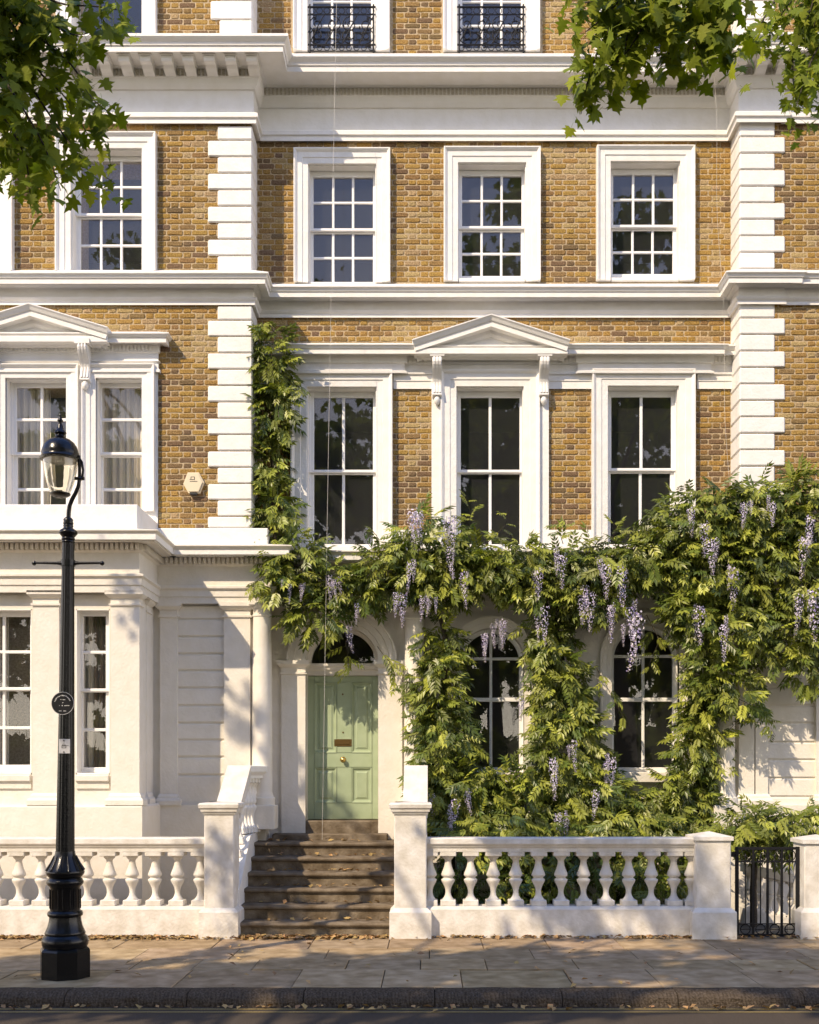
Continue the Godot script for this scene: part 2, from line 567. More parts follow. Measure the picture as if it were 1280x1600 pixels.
# ============================== houses ==============================
# wall plate from y0 to y1 with rectangular holes, drawn as boxes between the holes
func wall_plate(b: MB, x0: float, x1: float, y0: float, y1: float, zb: float, zf: float, holes: Array) -> void:
	var ys := [y0, y1]
	for h in holes:
		for q in [h.position.y, h.end.y]:
			if q > y0 and q < y1: ys.append(q)
	ys.sort()
	for i in ys.size() - 1:
		var ya: float = ys[i]; var yb: float = ys[i + 1]
		if yb - ya < 1e-5: continue
		var spans := free_spans(x0, x1, (ya + yb) / 2, holes)
		for s in spans:
			b.box(Vector3(s[0], ya, zb), Vector3(s[1], yb, zf))

func free_spans(x0: float, x1: float, y: float, holes: Array) -> Array:
	var spans := [[x0, x1]]
	for h in holes:
		if y <= h.position.y or y >= h.end.y: continue
		var out := []
		for s in spans:
			if h.end.x <= s[0] or h.position.x >= s[1]: out.append(s)
			else:
				if h.position.x > s[0]: out.append([s[0], h.position.x])
				if h.end.x < s[1]: out.append([h.end.x, s[1]])
		spans = out
	return spans

func rect(x0: float, y0: float, x1: float, y1: float) -> Rect2:
	return Rect2(minf(x0, x1), minf(y0, y1), absf(x1 - x0), absf(y1 - y0))

var brick_meshes := []
var header_meshes := []
func brick_tone() -> Color:
	var t := rng.randf()
	var c: Color
	if t < 0.34: c = Color(0.55, 0.37, 0.125)
	elif t < 0.58: c = Color(0.52, 0.35, 0.13)
	elif t < 0.76: c = Color(0.41, 0.275, 0.125)
	elif t < 0.88: c = Color(0.37, 0.26, 0.135)
	elif t < 0.95: c = Color(0.60, 0.455, 0.25)
	else: c = Color(0.29, 0.21, 0.13)
	var k := rng.randf_range(0.91, 1.09)
	return Color(c.r * k, c.g * k * rng.randf_range(0.96, 1.03), c.b * k * rng.randf_range(0.9, 1.1))

func make_brick(w: float) -> ArrayMesh:
	var b := MB.new()
	b.col = brick_tone()
	var h := 0.063
	var hw := w / 2
	# worn front: an uneven ring of points, set back at the edges
	var ring := []
	var inner := []
	var n := 10
	for i in n:
		var a := TAU * (i + 0.5) / n
		var e := Vector2(cos(a), sin(a))
		var s := maxf(absf(e.x), absf(e.y) * 1.0)
		var q := Vector2(clampf(e.x / s * 1.25, -1, 1) * hw, clampf(e.y / s * 1.25, -1, 1) * h / 2)
		q += Vector2(rng.randf_range(-0.003, 0.0025), rng.randf_range(-0.003, 0.0025))
		ring.append(q)
		inner.append(Vector3(q.x * (1.0 - 0.012 / hw), q.y * 0.76, 0.003 + rng.randf_range(-0.002, 0.002)))
	var mid := Vector3(rng.randf_range(-0.2, 0.2) * hw, 0, 0.004 + rng.randf_range(-0.002, 0.002))
	for i in n:
		var j := (i + 1) % n
		var r0 := Vector3(ring[i].x, ring[i].y, -0.004); var r1 := Vector3(ring[j].x, ring[j].y, -0.004)
		b.flat_tri(mid, inner[i], inner[j], Vector3.BACK)
		b.quad(inner[i], inner[j], r1, r0, Vector3(r0.x + r1.x, r0.y + r1.y, 0.02))
		b.quad(r0, r1, r1 - Vector3(0, 0, 0.012), r0 - Vector3(0, 0, 0.012), Vector3(r0.x + r1.x, r0.y + r1.y, 0))
	return b.mesh(M.brick)

# lists bricks (x centre, y, width, header?) of one face in Flemish bond
func lay_bricks(list: Array, x0: float, x1: float, y0: float, y1: float, z: float, holes: Array) -> void:
	var row := int(floor(y0 / 0.075))
	var y := row * 0.075
	while y < y1:
		var yc := y + 0.0375
		if yc > y0 + 0.02 and yc < y1 - 0.02:
			for s in free_spans(x0, x1, yc, holes):
				if s[1] - s[0] < 0.03: continue
				var phase := 0.0 if posmod(row, 2) == 0 else 0.16875
				var x: float = floor((s[0] - phase) / 0.3375) * 0.3375 + phase
				while x < s[1]:
					for q in [[0.0, 0.225], [0.225, 0.3375]]:
						var a: float = maxf(x + q[0], s[0]); var e: float = minf(x + q[1], s[1])
						if e - a > 0.025:
							list.append([(a + e) / 2, yc, e - a - 0.012, z])
					x += 0.3375
		y += 0.075
		row += 1

func place_bricks(wall: Node3D, list: Array) -> void:
	if brick_meshes.is_empty():
		for i in 60: brick_meshes.append(make_brick(0.215))
		for i in 44: header_meshes.append(make_brick(0.1025))
		for l in [brick_meshes, header_meshes]:
			l.sort_custom(func(a, b): return a.surface_get_arrays(0)[Mesh.ARRAY_COLOR][0].g < b.surface_get_arrays(0)[Mesh.ARRAY_COLOR][0].g)
	var patch := FastNoiseLite.new()
	patch.seed = 77; patch.frequency = 0.55; patch.fractal_octaves = 3
	# the ones that show largest: whole bricks inside the frame, the lowest and nearest first
	var order := []
	for i in list.size():
		var q: Array = list[i]
		var d: float = CZ - q[3]
		var px: float = VX + q[0] * F / d
		var py: float = VY - (q[1] - CY) * F / d
		var score: float = q[2] / d
		if px < 5 or px > 1275 or py < 5 or py > 860: score = -1.0
		if py < 330 and (px < 190 or px > 880) : score *= 0.5
		order.append([score + rng.randf() * 0.004, i])
	order.sort_custom(func(a, b): return a[0] > b[0])
	var rest := MB.new()
	for k in order.size():
		var q: Array = list[order[k][1]]
		var head: bool = q[2] < 0.14
		var pool: Array = header_meshes if head else brick_meshes
		var f := clampf(rng.randf() + 0.75 * patch.get_noise_2d(q[0], q[1]) + 0.04, 0.0, 0.999)
		var m: ArrayMesh = pool[int(f * pool.size())]
		var full := 0.1025 if head else 0.215
		var bs := Basis.from_euler(Vector3(rng.randf_range(-0.02, 0.02), rng.randf_range(-0.012, 0.012), rng.randf_range(-0.012, 0.012))) * Basis.from_scale(Vector3(q[2] / full, 1, 1))
		if rng.randf() < 0.5: bs = bs * Basis(Vector3.BACK, PI)
		var xf := Transform3D(bs, Vector3(q[0], q[1], q[3] + rng.randf_range(-0.003, 0.003)))
		if k < 300:
			put(wall, "brick", m, xf)
		else:
			var arr := m.surface_get_arrays(0)
			var vv: PackedVector3Array = arr[Mesh.ARRAY_VERTEX]
			var nn: PackedVector3Array = arr[Mesh.ARRAY_NORMAL]
			var cc: PackedColorArray = arr[Mesh.ARRAY_COLOR]
			for i in vv.size():
				rest.v.append(xf * vv[i]); rest.n.append((bs * nn[i]).normalized()); rest.c.append(cc[i])
	var o := part(wall, "brickwork", rest, M.brick)
	o.set_meta("kind", "stuff")

# a sash window in an opening; all rectangles are pixels [x0, y0, x1, y1] at their own depth
# up / lo: outer edge of the glass of each sash, with columns and rows
func sash_window(house: Node3D, z: float, open: Array, up: Array, lo: Array, surround: Array, sill := true) -> Node3D:
	var x0 := X(open[0], z); var x1 := X(open[2], z)
	var yt := Y(open[1], z); var yb := Y(open[3], z)
	var win: Node3D
	if surround.size() > 0:
		var b := MB.new()
		b.sweep_xy([Vector2(x0, yb), Vector2(x0, yt), Vector2(x1, yt), Vector2(x1, yb)], surround, false, true)
		win = part(house, "window", b, M.white)
	else:
		win = Node3D.new(); win.name = "window"; house.add_child(win, true)
	# reveal lining
	var fr := MB.new()
	var zi := z - 0.34
	for r in [[x0, x0 + 0.012], [x1 - 0.012, x1]]:
		fr.box(Vector3(r[0], yb, zi), Vector3(r[1], yt, z + 0.004))
	fr.box(Vector3(x0, yt - 0.012, zi), Vector3(x1, yt, z + 0.004))
	fr.box(Vector3(x0, yb, zi), Vector3(x1, yb + 0.02, z + 0.004))
	part(win, "reveal", fr, M.white)
	var k := 0
	for s in [up, lo]:
		var zs := z - 0.16 - k * 0.045
		var gx0 := X(s[0], zs); var gx1 := X(s[2], zs); var gt := Y(s[1], zs); var gb := Y(s[3], zs)
		var sb := MB.new()
		var meet := 0.04
		var top := yt - 0.012 if k == 0 else gt + meet
		var bot := gb - meet if k == 0 else yb + 0.02
		# stiles and rails
		var st := 0.05
		sb.cbox(Vector3(gx0 - st, bot, zs - 0.02), Vector3(gx0, top, zs + 0.02), 0.006)
		sb.cbox(Vector3(gx1, bot, zs - 0.02), Vector3(gx1 + st, top, zs + 0.02), 0.006)
		sb.cbox(Vector3(gx0 - 0.002, gt, zs - 0.019), Vector3(gx1 + 0.002, top, zs + 0.019), 0.006)
		sb.cbox(Vector3(gx0 - 0.002, bot, zs - 0.019), Vector3(gx1 + 0.002, gb, zs + 0.019), 0.006)
		var cols: int = s[4]; var rows: int = s[5]
		var bw := 0.034 if cols > 2 else 0.04
		for i in range(1, cols):
			var cx := lerpf(gx0, gx1, float(i) / cols)
			sb.cbox(Vector3(cx - bw / 2, gb - 0.002, zs - 0.016), Vector3(cx + bw / 2, gt + 0.002, zs + 0.016), 0.007)
		for j in range(1, rows):
			var f: float = s[6] if s.size() > 6 else float(j) / rows
			var cy := lerpf(gt, gb, f)
			sb.cbox(Vector3(gx0 - 0.002, cy - bw / 2, zs - 0.0165), Vector3(gx1 + 0.002, cy + bw / 2, zs + 0.0165), 0.007)
		part(win, "upper_sash" if k == 0 else "lower_sash", sb, M.paint)
		# box frame filling what is left of the opening
		for e in [[x0 + 0.012, gx0 - st + 0.004], [gx1 + st - 0.004, x1 - 0.012]]:
			if e[1] > e[0] + 0.003:
				var fb := MB.new()
				fb.box(Vector3(e[0], bot, zs - 0.03), Vector3(e[1], top, zs + 0.045))
				part(win, "box_frame", fb, M.paint)
		for i in cols:
			for j in rows:
				var f0: float = (s[6] if j == 1 else 0.0) if s.size() > 6 else float(j) / rows
				var f1: float = (s[6] if j == 0 else 1.0) if s.size() > 6 else float(j + 1) / rows
				add_pane(win, lerpf(gx0, gx1, float(i) / cols), lerpf(gx0, gx1, float(i + 1) / cols), lerpf(gt, gb, f1), lerpf(gt, gb, f0), zs)
		k += 1
	if sill:
		var sl := MB.new()
		sl.cbox(Vector3(x0 + 0.013, yb - 0.005, z - 0.2), Vector3(x1 - 0.013, yb + 0.045, z + 0.03), 0.01)
		part(win, "sill", sl, M.white)
	return win

func add_pane(win: Node3D, xa: float, xb: float, ya: float, yb: float, z: float) -> void:
	var p := MB.new()
	var hx := (xb - xa) / 2; var hy := (yb - ya) / 2
	p.box(Vector3(-hx, -hy, -0.002), Vector3(hx, hy, 0.002))
	put(win, "pane", p.mesh(M.glass), Transform3D(Basis.from_euler(Vector3(rng.randf_range(-0.006, 0.006), rng.randf_range(-0.006, 0.006), 0)), Vector3((xa + xb) / 2, (ya + yb) / 2, z - 0.004)))

func room(house: Node3D, x0: float, x1: float, y0: float, y1: float, zf: float) -> void:
	var b := MB.new()
	var zb := -5.0
	b.box(Vector3(x0, y0, zb - 0.1), Vector3(x1, y1, zb))
	b.box(Vector3(x0 - 0.1, y0, zb), Vector3(x0, y1, zf))
	b.box(Vector3(x1, y0, zb), Vector3(x1 + 0.1, y1, zf))
	b.box(Vector3(x0, y0 - 0.1, zb), Vector3(x1, y0, zf))
	b.box(Vector3(x0, y1, zb), Vector3(x1, y1 + 0.1, zf))
	part(house, "room", b, M.room)

func prof(base_z: float, list: Array) -> Array:
	var out := []
	for q in list: out.append(Vector2(q[0], Y(q[1], base_z + q[0])))
	return out

# quoin blocks of a wing corner between two heights
func quoins(house: Node3D, edge_px: float, long_px: float, short_px: float, y_list: Array, first_long: bool) -> void:
	var z := 0.445
	var lg := first_long
	for q in y_list:
		var b := MB.new()
		b.cbox(Vector3(X(edge_px, z), Y(q[1], z) + 0.006, -0.05), Vector3(X(long_px if lg else short_px, z), Y(q[0], z) - 0.006, z), 0.014)
		part(house, "quoin", b, M.white)
		lg = not lg

func ladder(y0: float, first: float, pitch: float, y1: float) -> Array:
	var out := [[y0, first]]
	var y := first
	while y < y1 - 2.0:
		out.append([y, minf(y + pitch, y1)])
		y += pitch
	return out

# scrolled bracket seen from the side, (out, y) from the top
func console_poly(h: float, d: float, z: float, top: float) -> PackedVector2Array:
	var p := PackedVector2Array()
	p.append(Vector2(z - 0.05, top))
	p.append(Vector2(z + d, top))
	for i in 13:
		var t := i / 12.0
		var o := d * (1.0 - 0.62 * smoothstep(0.1, 0.75, t)) + 0.022 * sin(t * PI * 2.4)
		p.append(Vector2(z + o, top - h * (0.04 + 0.92 * t)))
	p.append(Vector2(z + 0.02, top - h))
	p.append(Vector2(z - 0.05, top - h))
	return p

func pediment(house: Node3D, zb: float, cx: float, half: float, y_base: float, y_apex: float) -> void:
	var b := MB.new()
	# base cornice
	var hw := half - 0.02
	b.moulding([Vector2(cx - hw, zb - 0.02), Vector2(cx - hw, zb + 0.05), Vector2(cx + hw, zb + 0.05), Vector2(cx + hw, zb - 0.02)].map(func(q): return q),
		[Vector2(-0.05, y_base - 0.10), Vector2(0.0, y_base - 0.10), Vector2(0.03, y_base - 0.075), Vector2(0.13, y_base - 0.07), Vector2(0.13, y_base), Vector2(0.12, y_base + 0.008), Vector2(-0.05, y_base + 0.008)], 0, 3)
	var ped := part(house, "pediment", b, M.white)
	# tympanum
	var t := MB.new()
	t.extrude_z(PackedVector2Array([Vector2(cx - half, y_base), Vector2(cx + half, y_base), Vector2(cx, y_apex - 0.06)]), zb - 0.02, zb + 0.03)
	part(ped, "tympanum", t, M.white)
	var r := MB.new()
	r.sweep_xy([Vector2(cx - half - 0.10, y_base - 0.015), Vector2(cx, y_apex - 0.115), Vector2(cx + half + 0.10, y_base - 0.015)],
		[Vector2(-0.11, zb), Vector2(-0.105, zb + 0.05), Vector2(-0.075, zb + 0.075), Vector2(-0.03, zb + 0.09), Vector2(-0.025, zb + 0.195), Vector2(0.04, zb + 0.195), Vector2(0.05, zb + 0.215), Vector2(0.085, zb + 0.235), Vector2(0.105, zb + 0.255), Vector2(0.118, zb + 0.255), Vector2(0.125, zb)])
	part(ped, "raking_cornice", r, M.white)

func column(house: Node3D, x: float, z: float, r: float, y0: float, y1: float) -> void:
	var b := MB.new()
	var pr := [Vector2(r * 1.28, y0), Vector2(r * 1.28, y0 + 0.05), Vector2(r * 1.3, y0 + 0.07), Vector2(r * 1.27, y0 + 0.10), Vector2(r * 1.12, y0 + 0.115), Vector2(r * 1.1, y0 + 0.14), Vector2(r * 1.03, y0 + 0.16)]
	for i in 9:
		var t := i / 8.0
		pr.append(Vector2(r * (1.0 - 0.11 * t * t), lerpf(y0 + 0.18, y1 - 0.2, t)))
	pr.append_array([Vector2(r * 0.97, y1 - 0.19), Vector2(r * 0.97, y1 - 0.17), Vector2(r * 0.89, y1 - 0.16), Vector2(r * 0.89, y1 - 0.1), Vector2(r * 1.02, y1 - 0.08), Vector2(r * 1.14, y1 - 0.055), Vector2(r * 1.14, y1 - 0.05), Vector2(0.01, y1 - 0.05)])
	b.lathe(pr, Vector3(x, 0, z), 32)
	b.cbox(Vector3(x - r * 1.2, y1 - 0.05, z - r * 1.2), Vector3(x + r * 1.2, y1, z + r * 1.2), 0.006)
	b.cbox(Vector3(x - r * 1.4, y0 - 0.32, z - r * 1.4), Vector3(x + r * 1.4, y0 + 0.001, z + r * 1.4), 0.008)
	part(house, "column", b, M.cream)

# flat pier with a moulded cap and base, standing out from z0 to z1
func pilaster(house: Node3D, x0: float, x1: float, y0: float, y1: float, z0: float, z1: float, cap := 0.2, base := 0.14) -> void:
	var b := MB.new()
	b.box(Vector3(x0, y0, z0), Vector3(x1, y1 - 0.01, z1))
	var path := [Vector2(x0, z0), Vector2(x0, z1), Vector2(x1, z1), Vector2(x1, z0)]
	# the path runs back to front, along and back again
	b.moulding(path, [Vector2(-0.005, y1 - cap), Vector2(0.02, y1 - cap + 0.005), Vector2(0.022, y1 - cap + 0.03), Vector2(0.002, y1 - cap + 0.035), Vector2(0.002, y1 - cap * 0.5), Vector2(0.03, y1 - cap * 0.42), Vector2(0.055, y1 - cap * 0.28), Vector2(0.06, y1 - cap * 0.25), Vector2(0.06, y1), Vector2(-0.005, y1)], 0, 3)
	if base > 0:
		b.moulding(path, [Vector2(-0.005, y0), Vector2(0.06, y0), Vector2(0.06, y0 + base * 0.4), Vector2(0.045, y0 + base * 0.55), Vector2(0.03, y0 + base * 0.6), Vector2(0.025, y0 + base * 0.8), Vector2(0.004, y0 + base), Vector2(-0.005, y0 + base)], 0, 3)
	part(house, "pilaster", b, M.cream)

func dentil_row(house: Node3D, xa: float, xb: float, y0: float, y1: float, z: float, pitch: float, d: float, m: Material) -> void:
	var b := MB.new()
	var n := int((xb - xa) / pitch)
	for i in n:
		var x := xa + (i + 0.5) * (xb - xa) / n
		b.box(Vector3(x - pitch * 0.3, y0, z - 0.01), Vector3(x + pitch * 0.3, y1, z + d))
	part(house, "dentils", b, m)

const SURROUND := [Vector2(0.0, -0.03), Vector2(0.0, 0.045), Vector2(0.075, 0.05), Vector2(0.08, 0.062), Vector2(0.15, 0.066), Vector2(0.158, 0.082), Vector2(0.18, 0.1), Vector2(0.195, 0.1), Vector2(0.2, -0.03)]

func shift(pr: Array, z: float, k := 1.0) -> Array:
	var out := []
	for q in pr: out.append(Vector2(q.x * k, q.y + z))
	return out

func build_houses() -> void:
	var XL := X(394, 0.445)         # the wing corners
	var XR := X(1156, 0.445)
	var left := thing("town_house", "yellow brick house with single storey stucco bay window and hexagonal alarm box", "house")
	var mid := thing("town_house", "recessed yellow brick house with sage green front door under wisteria", "house")
	var right := thing("town_house", "yellow brick house wing with white quoins standing behind the iron gate", "house")
	# ---------- what each brick wall leaves open ----------
	var Lw := []   # openings of the left wing: rect in world
	var Lb := []   # what bricks keep clear of
	var zw := Z_WING
	var w2: Array = [112, 234, 223, 427]
	var w1a: Array = [10, 592, 105, 800]
	var w1b: Array = [151, 592, 223, 800]
	var w3: Array = [113, -150, 223, 71]
	var wfar: Array = [-104, 234, 0, 427]
	for w in [w2, w1a, w1b, w3, wfar]:
		Lw.append(rect(X(w[0], zw), Y(w[3], zw), X(w[2], zw), Y(w[1], zw)))
	for w in [[92, 213, 241, 440], [-125, 213, 15, 440], [-200, 522, 246, 840], [95, -170, 241, 80]]:
		Lb.append(rect(X(w[0], zw), Y(w[3], zw), X(w[2], zw), Y(w[1], zw)))
	var wb := MB.new()
	wall_plate(wb, -9.0, XL - 0.03, Y(1290, zw), 14.6, -0.35, zw - 0.005, Lw)
	var lwall := part(left, "brick_wall", wb, M.mortar)
	var bl := []
	lay_bricks(bl, -6.2, XL - 0.02, Y(826, zw), 13.0, zw, Lb)
	place_bricks(lwall, bl)
	# middle
	var Mw := []
	var Mb := []
	var win2 := [[482, 258, 588, 443], [715.6, 256, 822, 441], [953.5, 254, 1062, 440]]
	var win1 := [[480, 605.6, 588.7, 856], [713, 605, 818, 856], [949, 604, 1060, 856]]
	var win3 := [[481, -150, 587, 82], [714.5, -150, 821, 82], [952, -150, 1060, 82]]
	for w in win2 + win1 + win3:
		Mw.append(rect(X(w[0], 0), Y(w[3], 0), X(w[2], 0), Y(w[1], 0)))
	for w in [[462, 238, 608, 450], [697, 237, 843, 450], [935, 235, 1084, 450], [454, 540, 613, 870], [679, 540, 856, 870], [926, 540, 1087, 870], [613, 540, 680, 607], [855, 540, 927, 605], [1086, 540, 1150, 604], [400, 540, 455, 607], [455, -170, 613, 90], [691, -170, 847, 90], [927, -170, 1085, 90], [613, 830, 680, 870], [855, 828, 927, 870]]:
		Mb.append(rect(X(w[0], 0), Y(w[3], 0), X(w[2], 0), Y(w[1], 0)))
	wb = MB.new()
	wall_plate(wb, XL - 0.03, XR + 0.03, Y(862, 0), 14.6, -0.35, -0.005, Mw)
	var mwall := part(mid, "brick_wall", wb, M.mortar)
	bl = []
	lay_bricks(bl, XL, XR, Y(862, 0), 13.0, 0.0, Mb)
	place_bricks(mwall, bl)
	# right
	wb = MB.new()
	wall_plate(wb, XR + 0.03, 9.0, Y(1290, zw), 14.6, -0.35, zw - 0.005, [])
	var rwall := part(right, "brick_wall", wb, M.mortar)
	bl = []
	lay_bricks(bl, XR + 0.02, 6.6, Y(850, zw), 13.0, zw, [])
	place_bricks(rwall, bl)
	# rooms behind the windows, and roofs over them
	var storeys := [[4.95, 8.2], [8.35, 11.3], [11.45, 14.4]]
	for s in storeys:
		room(left, -9.0, XL - 0.2, s[0], s[1], -0.34)
		room(mid, XL, XR, s[0], s[1], -0.34)
	for h in [[left, -9.0, XL - 0.03, zw], [mid, XL - 0.03, XR + 0.03, 0.0], [right, XR + 0.03, 9.0, zw]]:
		var rb := MB.new()
		rb.box(Vector3(h[1], 14.61, -6.0), Vector3(h[2], 14.9, h[3] + 0.2))
		part(h[0], "roof", rb, M.weathered)

	# ---------- windows ----------
	var sur := shift(SURROUND, 0.0)
	var glass2 := [
		[[490, 278, 583, 357.5, 3, 2], [490, 366, 583, 442, 3, 2]],
		[[722, 276, 815, 354, 3, 2], [722, 363, 814, 432, 3, 2]],
		[[958, 274, 1052, 352, 3, 2], [957, 361, 1051, 429, 3, 2]]]
	for i in 3:
		sash_window(mid, 0.0, win2[i], glass2[i][0], glass2[i][1], sur, i > 0)
	var glass1 := [
		[[491, 622, 583, 734.5, 2, 1], [491, 742, 583, 853, 2, 1]],
		[[720, 622, 812, 734.5, 2, 1], [720, 741, 812, 853, 2, 1]],
		[[955, 621, 1048.6, 732, 2, 1], [954, 740, 1047, 852, 2, 1]]]
	for i in 3:
		sash_window(mid, 0.0, win1[i], glass1[i][0], glass1[i][1], shift(SURROUND, 0.0, 1.12), true)
	for i in 3:
		var w: Array = win3[i]
		sash_window(mid, 0.0, w, [w[0] + 8, -132, w[2] - 7, -42, 3, 2], [w[0] + 8, -34, w[2] - 7, 79, 3, 3], sur, true)
	sash_window(left, zw, w2, [127, 253, 222, 334, 3, 2], [127, 343, 222, 426, 3, 2], shift(SURROUND, zw), false)
	sash_window(left, zw, wfar, [-90, 253, 0, 334, 3, 2], [-90, 343, 0, 426, 3, 2], shift(SURROUND, zw), false)
	sash_window(left, zw, w3, [118, -140, 222, -40, 1, 1], [118, -34, 222, 68, 1, 1], shift(SURROUND, zw), false)
	sash_window(left, zw, w1a, [27, 606, 105, 707, 2, 2, 0.5], [28, 715, 105, 799, 2, 2, 0.6], shift(SURROUND, zw, 0.9), false)
	sash_window(left, zw, w1b, [160, 606, 223, 707, 1, 2, 0.5], [162, 715, 223, 799, 1, 2, 0.6], shift(SURROUND, zw, 0.9), false)

	# ---------- quoins ----------
	quoins(left, 394, 325, 340, ladder(196, 218.5, 25.8, 427.5), false)
	quoins(left, 394, 325, 340, ladder(477, 500, 25.55, 825), false)
	quoins(left, 394, 329, 343, [[-92, -61], [-61, -30.5], [-30.5, 0], [0, 30], [30, 59], [59, 70]], false)
	quoins(right, 1156, 1227, 1211, ladder(189, 213, 25.8, 422), false)
	quoins(right, 1156, 1227, 1211, ladder(471.5, 496.5, 25.75, 812), false)
	quoins(right, 1156, 1225, 1211, [[-92, -61], [-61, -30], [-30, 0], [0, 30], [30, 59], [59, 70]], true)

	# ---------- the great cornice and the string course run across all three ----------
	var path := [Vector2(-9.0, zw), Vector2(XL, zw), Vector2(XL, 0.0), Vector2(XR, 0.0), Vector2(XR, zw + 0.03), Vector2(X(1222, zw), zw + 0.03), Vector2(X(1222, zw), zw), Vector2(9.0, zw)]
	var great := prof(0.0, [[-0.02, 221], [0.06, 220], [0.06, 213], [0.085, 210], [0.085, 204], [0.02, 203], [0.02, 170], [0.045, 168], [0.08, 160], [0.10, 151], [0.115, 149], [0.115, 138], [0.14, 135]])
	var y_soffit := Y(134, 0.13)
	great.append_array([Vector2(0.15, y_soffit), Vector2(0.46, y_soffit), Vector2(0.46, y_soffit - 0.02), Vector2(0.475, y_soffit - 0.02)])
	great.append_array(prof(0.0, [[0.475, 103], [0.49, 102], [0.50, 97], [0.535, 91], [0.55, 88], [0.55, 84]]))
	great.append(Vector2(-0.02, Y(82, 0.0)))
	var string := prof(0.0, [[-0.02, 497], [0.04, 496], [0.04, 491], [0.06, 488], [0.075, 484.5], [0.02, 484], [0.02, 471], [0.05, 469], [0.08, 466], [0.085, 464.5], [0.20, 464], [0.20, 456], [0.215, 455], [0.23, 450], [0.25, 448], [0.25, 446], [-0.02, 443]])
	for h in [[left, 0, 2], [mid, 2, 3], [right, 3, 7]]:
		var b := MB.new()
		b.moulding(path, great, h[1], h[2], false)
		part(h[0], "cornice", b, M.white)
		b = MB.new()
		b.moulding(path, string, h[1], h[2], false)
		part(h[0], "string_course", b, M.white)
	# modillions under the wing cornices
	var ym := y_soffit - 0.002
	var mod := PackedVector2Array([Vector2(zw + 0.1, ym), Vector2(zw + 0.40, ym), Vector2(zw + 0.40, ym - 0.065), Vector2(zw + 0.39, ym - 0.085), Vector2(zw + 0.365, ym - 0.09), Vector2(zw + 0.33, ym - 0.075), Vector2(zw + 0.29, ym - 0.075), Vector2(zw + 0.25, ym - 0.10), Vector2(zw + 0.2, ym - 0.115), Vector2(zw + 0.1, ym - 0.12)])
	for i in 13:
		var x := X(394 - i * 33.2, zw + 0.35)
		var b := MB.new()
		b.extrude_x(mod, x - 0.07, x + 0.07)
		b.box(Vector3(x - 0.085, ym - 0.02, zw + 0.1), Vector3(x + 0.085, ym - 0.001, zw + 0.42))
		part(left, "modillion", b, M.white)
	for i in 4:
		var x := X(1160 + i * 33.5, zw + 0.35)
		var b := MB.new()
		b.extrude_x(mod, x - 0.07, x + 0.07)
		b.box(Vector3(x - 0.085, ym - 0.02, zw + 0.1), Vector3(x + 0.085, ym - 0.001, zw + 0.42))
		part(right, "modillion", b, M.white)
	# leaf-carved bed mould
	var carve0 := Y(148.5, 0.11); var carve1 := Y(139, 0.11)
	dentil_row(left, -9.0, XL + 0.1, carve0, carve1, zw + 0.115, 0.055, 0.014, M.carved)
	dentil_row(mid, XL + 0.1, XR - 0.1, carve0, carve1, 0.115, 0.055, 0.012, M.carved)
	dentil_row(right, XR - 0.1, 9.0, carve0, carve1, zw + 0.148, 0.055, 0.014, M.carved)

	# ---------- first floor: entablature over the three windows of the middle house ----------
	var e1 := [Vector2(XL, 0.03), Vector2(X(444, 0.1), 0.03), Vector2(X(444, 0.1), 0.075), Vector2(X(632, 0.2), 0.075), Vector2(X(632, 0.2), 0.03), Vector2(X(905, 0.2), 0.03), Vector2(X(905, 0.2), 0.075), Vector2(X(1115, 0.2), 0.075), Vector2(X(1115, 0.2), 0.03), Vector2(XR, 0.03)]
	var ent := prof(0.05, [[-0.06, 584], [0.03, 584], [0.035, 581], [0.0, 580], [0.0, 569], [0.03, 567], [0.035, 556], [0.06, 554], [0.15, 553.5], [0.15, 546], [0.165, 545], [0.18, 541], [0.195, 539.5], [0.195, 538], [-0.06, 537]])
	var eb := MB.new()
	eb.moulding(e1, ent, 0, 9)
	part(mid, "window_entablature", eb, M.white)
	dentil_row(mid, XL + 0.1, XR - 0.05, Y(565, 0.08), Y(557, 0.08), 0.064, 0.05, 0.014, M.white)
	for g in [[404, 452], [615, 678], [857, 924], [1089, 1146]]:
		var b := MB.new()
		b.moulding([Vector2(X(g[0], 0), 0.0), Vector2(X(g[1], 0), 0.0)], prof(0, [[-0.02, 608], [0.03, 607.5], [0.03, 596], [0.042, 595], [0.042, 584], [-0.02, 584]]), 0, 1)
		part(mid, "frieze_panel", b, M.white)
	for g in [[615, 678], [857, 924]]:
		var b := MB.new()
		b.box(Vector3(X(g[0], 0), Y(868, 0), -0.02), Vector3(X(g[1], 0), Y(829, 0), 0.05))
		part(mid, "dado_block", b, M.white)
	pediment(mid, 0.09, X(767, 0.2), X(885, 0.3) - X(767, 0.3) - 0.09, Y(543, 0.3), Y(493, 0.3))
	for cx in [683, 850]:
		var x := X(cx, 0.12)
		var b := MB.new()
		b.extrude_x(console_poly(0.55, 0.19, 0.05, Y(554, 0.2)), x - 0.065, x + 0.065)
		for o in [-0.04, 0.0, 0.04]:
			b.extrude_x(console_poly(0.5, 0.2, 0.055, Y(556, 0.2)), x + o - 0.011, x + o + 0.011)
		b.box(Vector3(x - 0.1, Y(556, 0.2) - 0.02, 0.03), Vector3(x + 0.1, Y(550, 0.2), 0.262))
		b.lathe([Vector2(0.005, -0.09), Vector2(0.035, -0.06), Vector2(0.045, -0.02), Vector2(0.035, 0.02), Vector2(0.005, 0.04)], Vector3(x, Y(554, 0.2) - 0.57, 0.09), 12)
		part(mid, "console", b, M.white)
		b = MB.new()
		b.box(Vector3(x - 0.075, Y(866, 0), -0.02), Vector3(x + 0.075, Y(584, 0), 0.052))
		part(mid, "pilaster_strip", b, M.white)

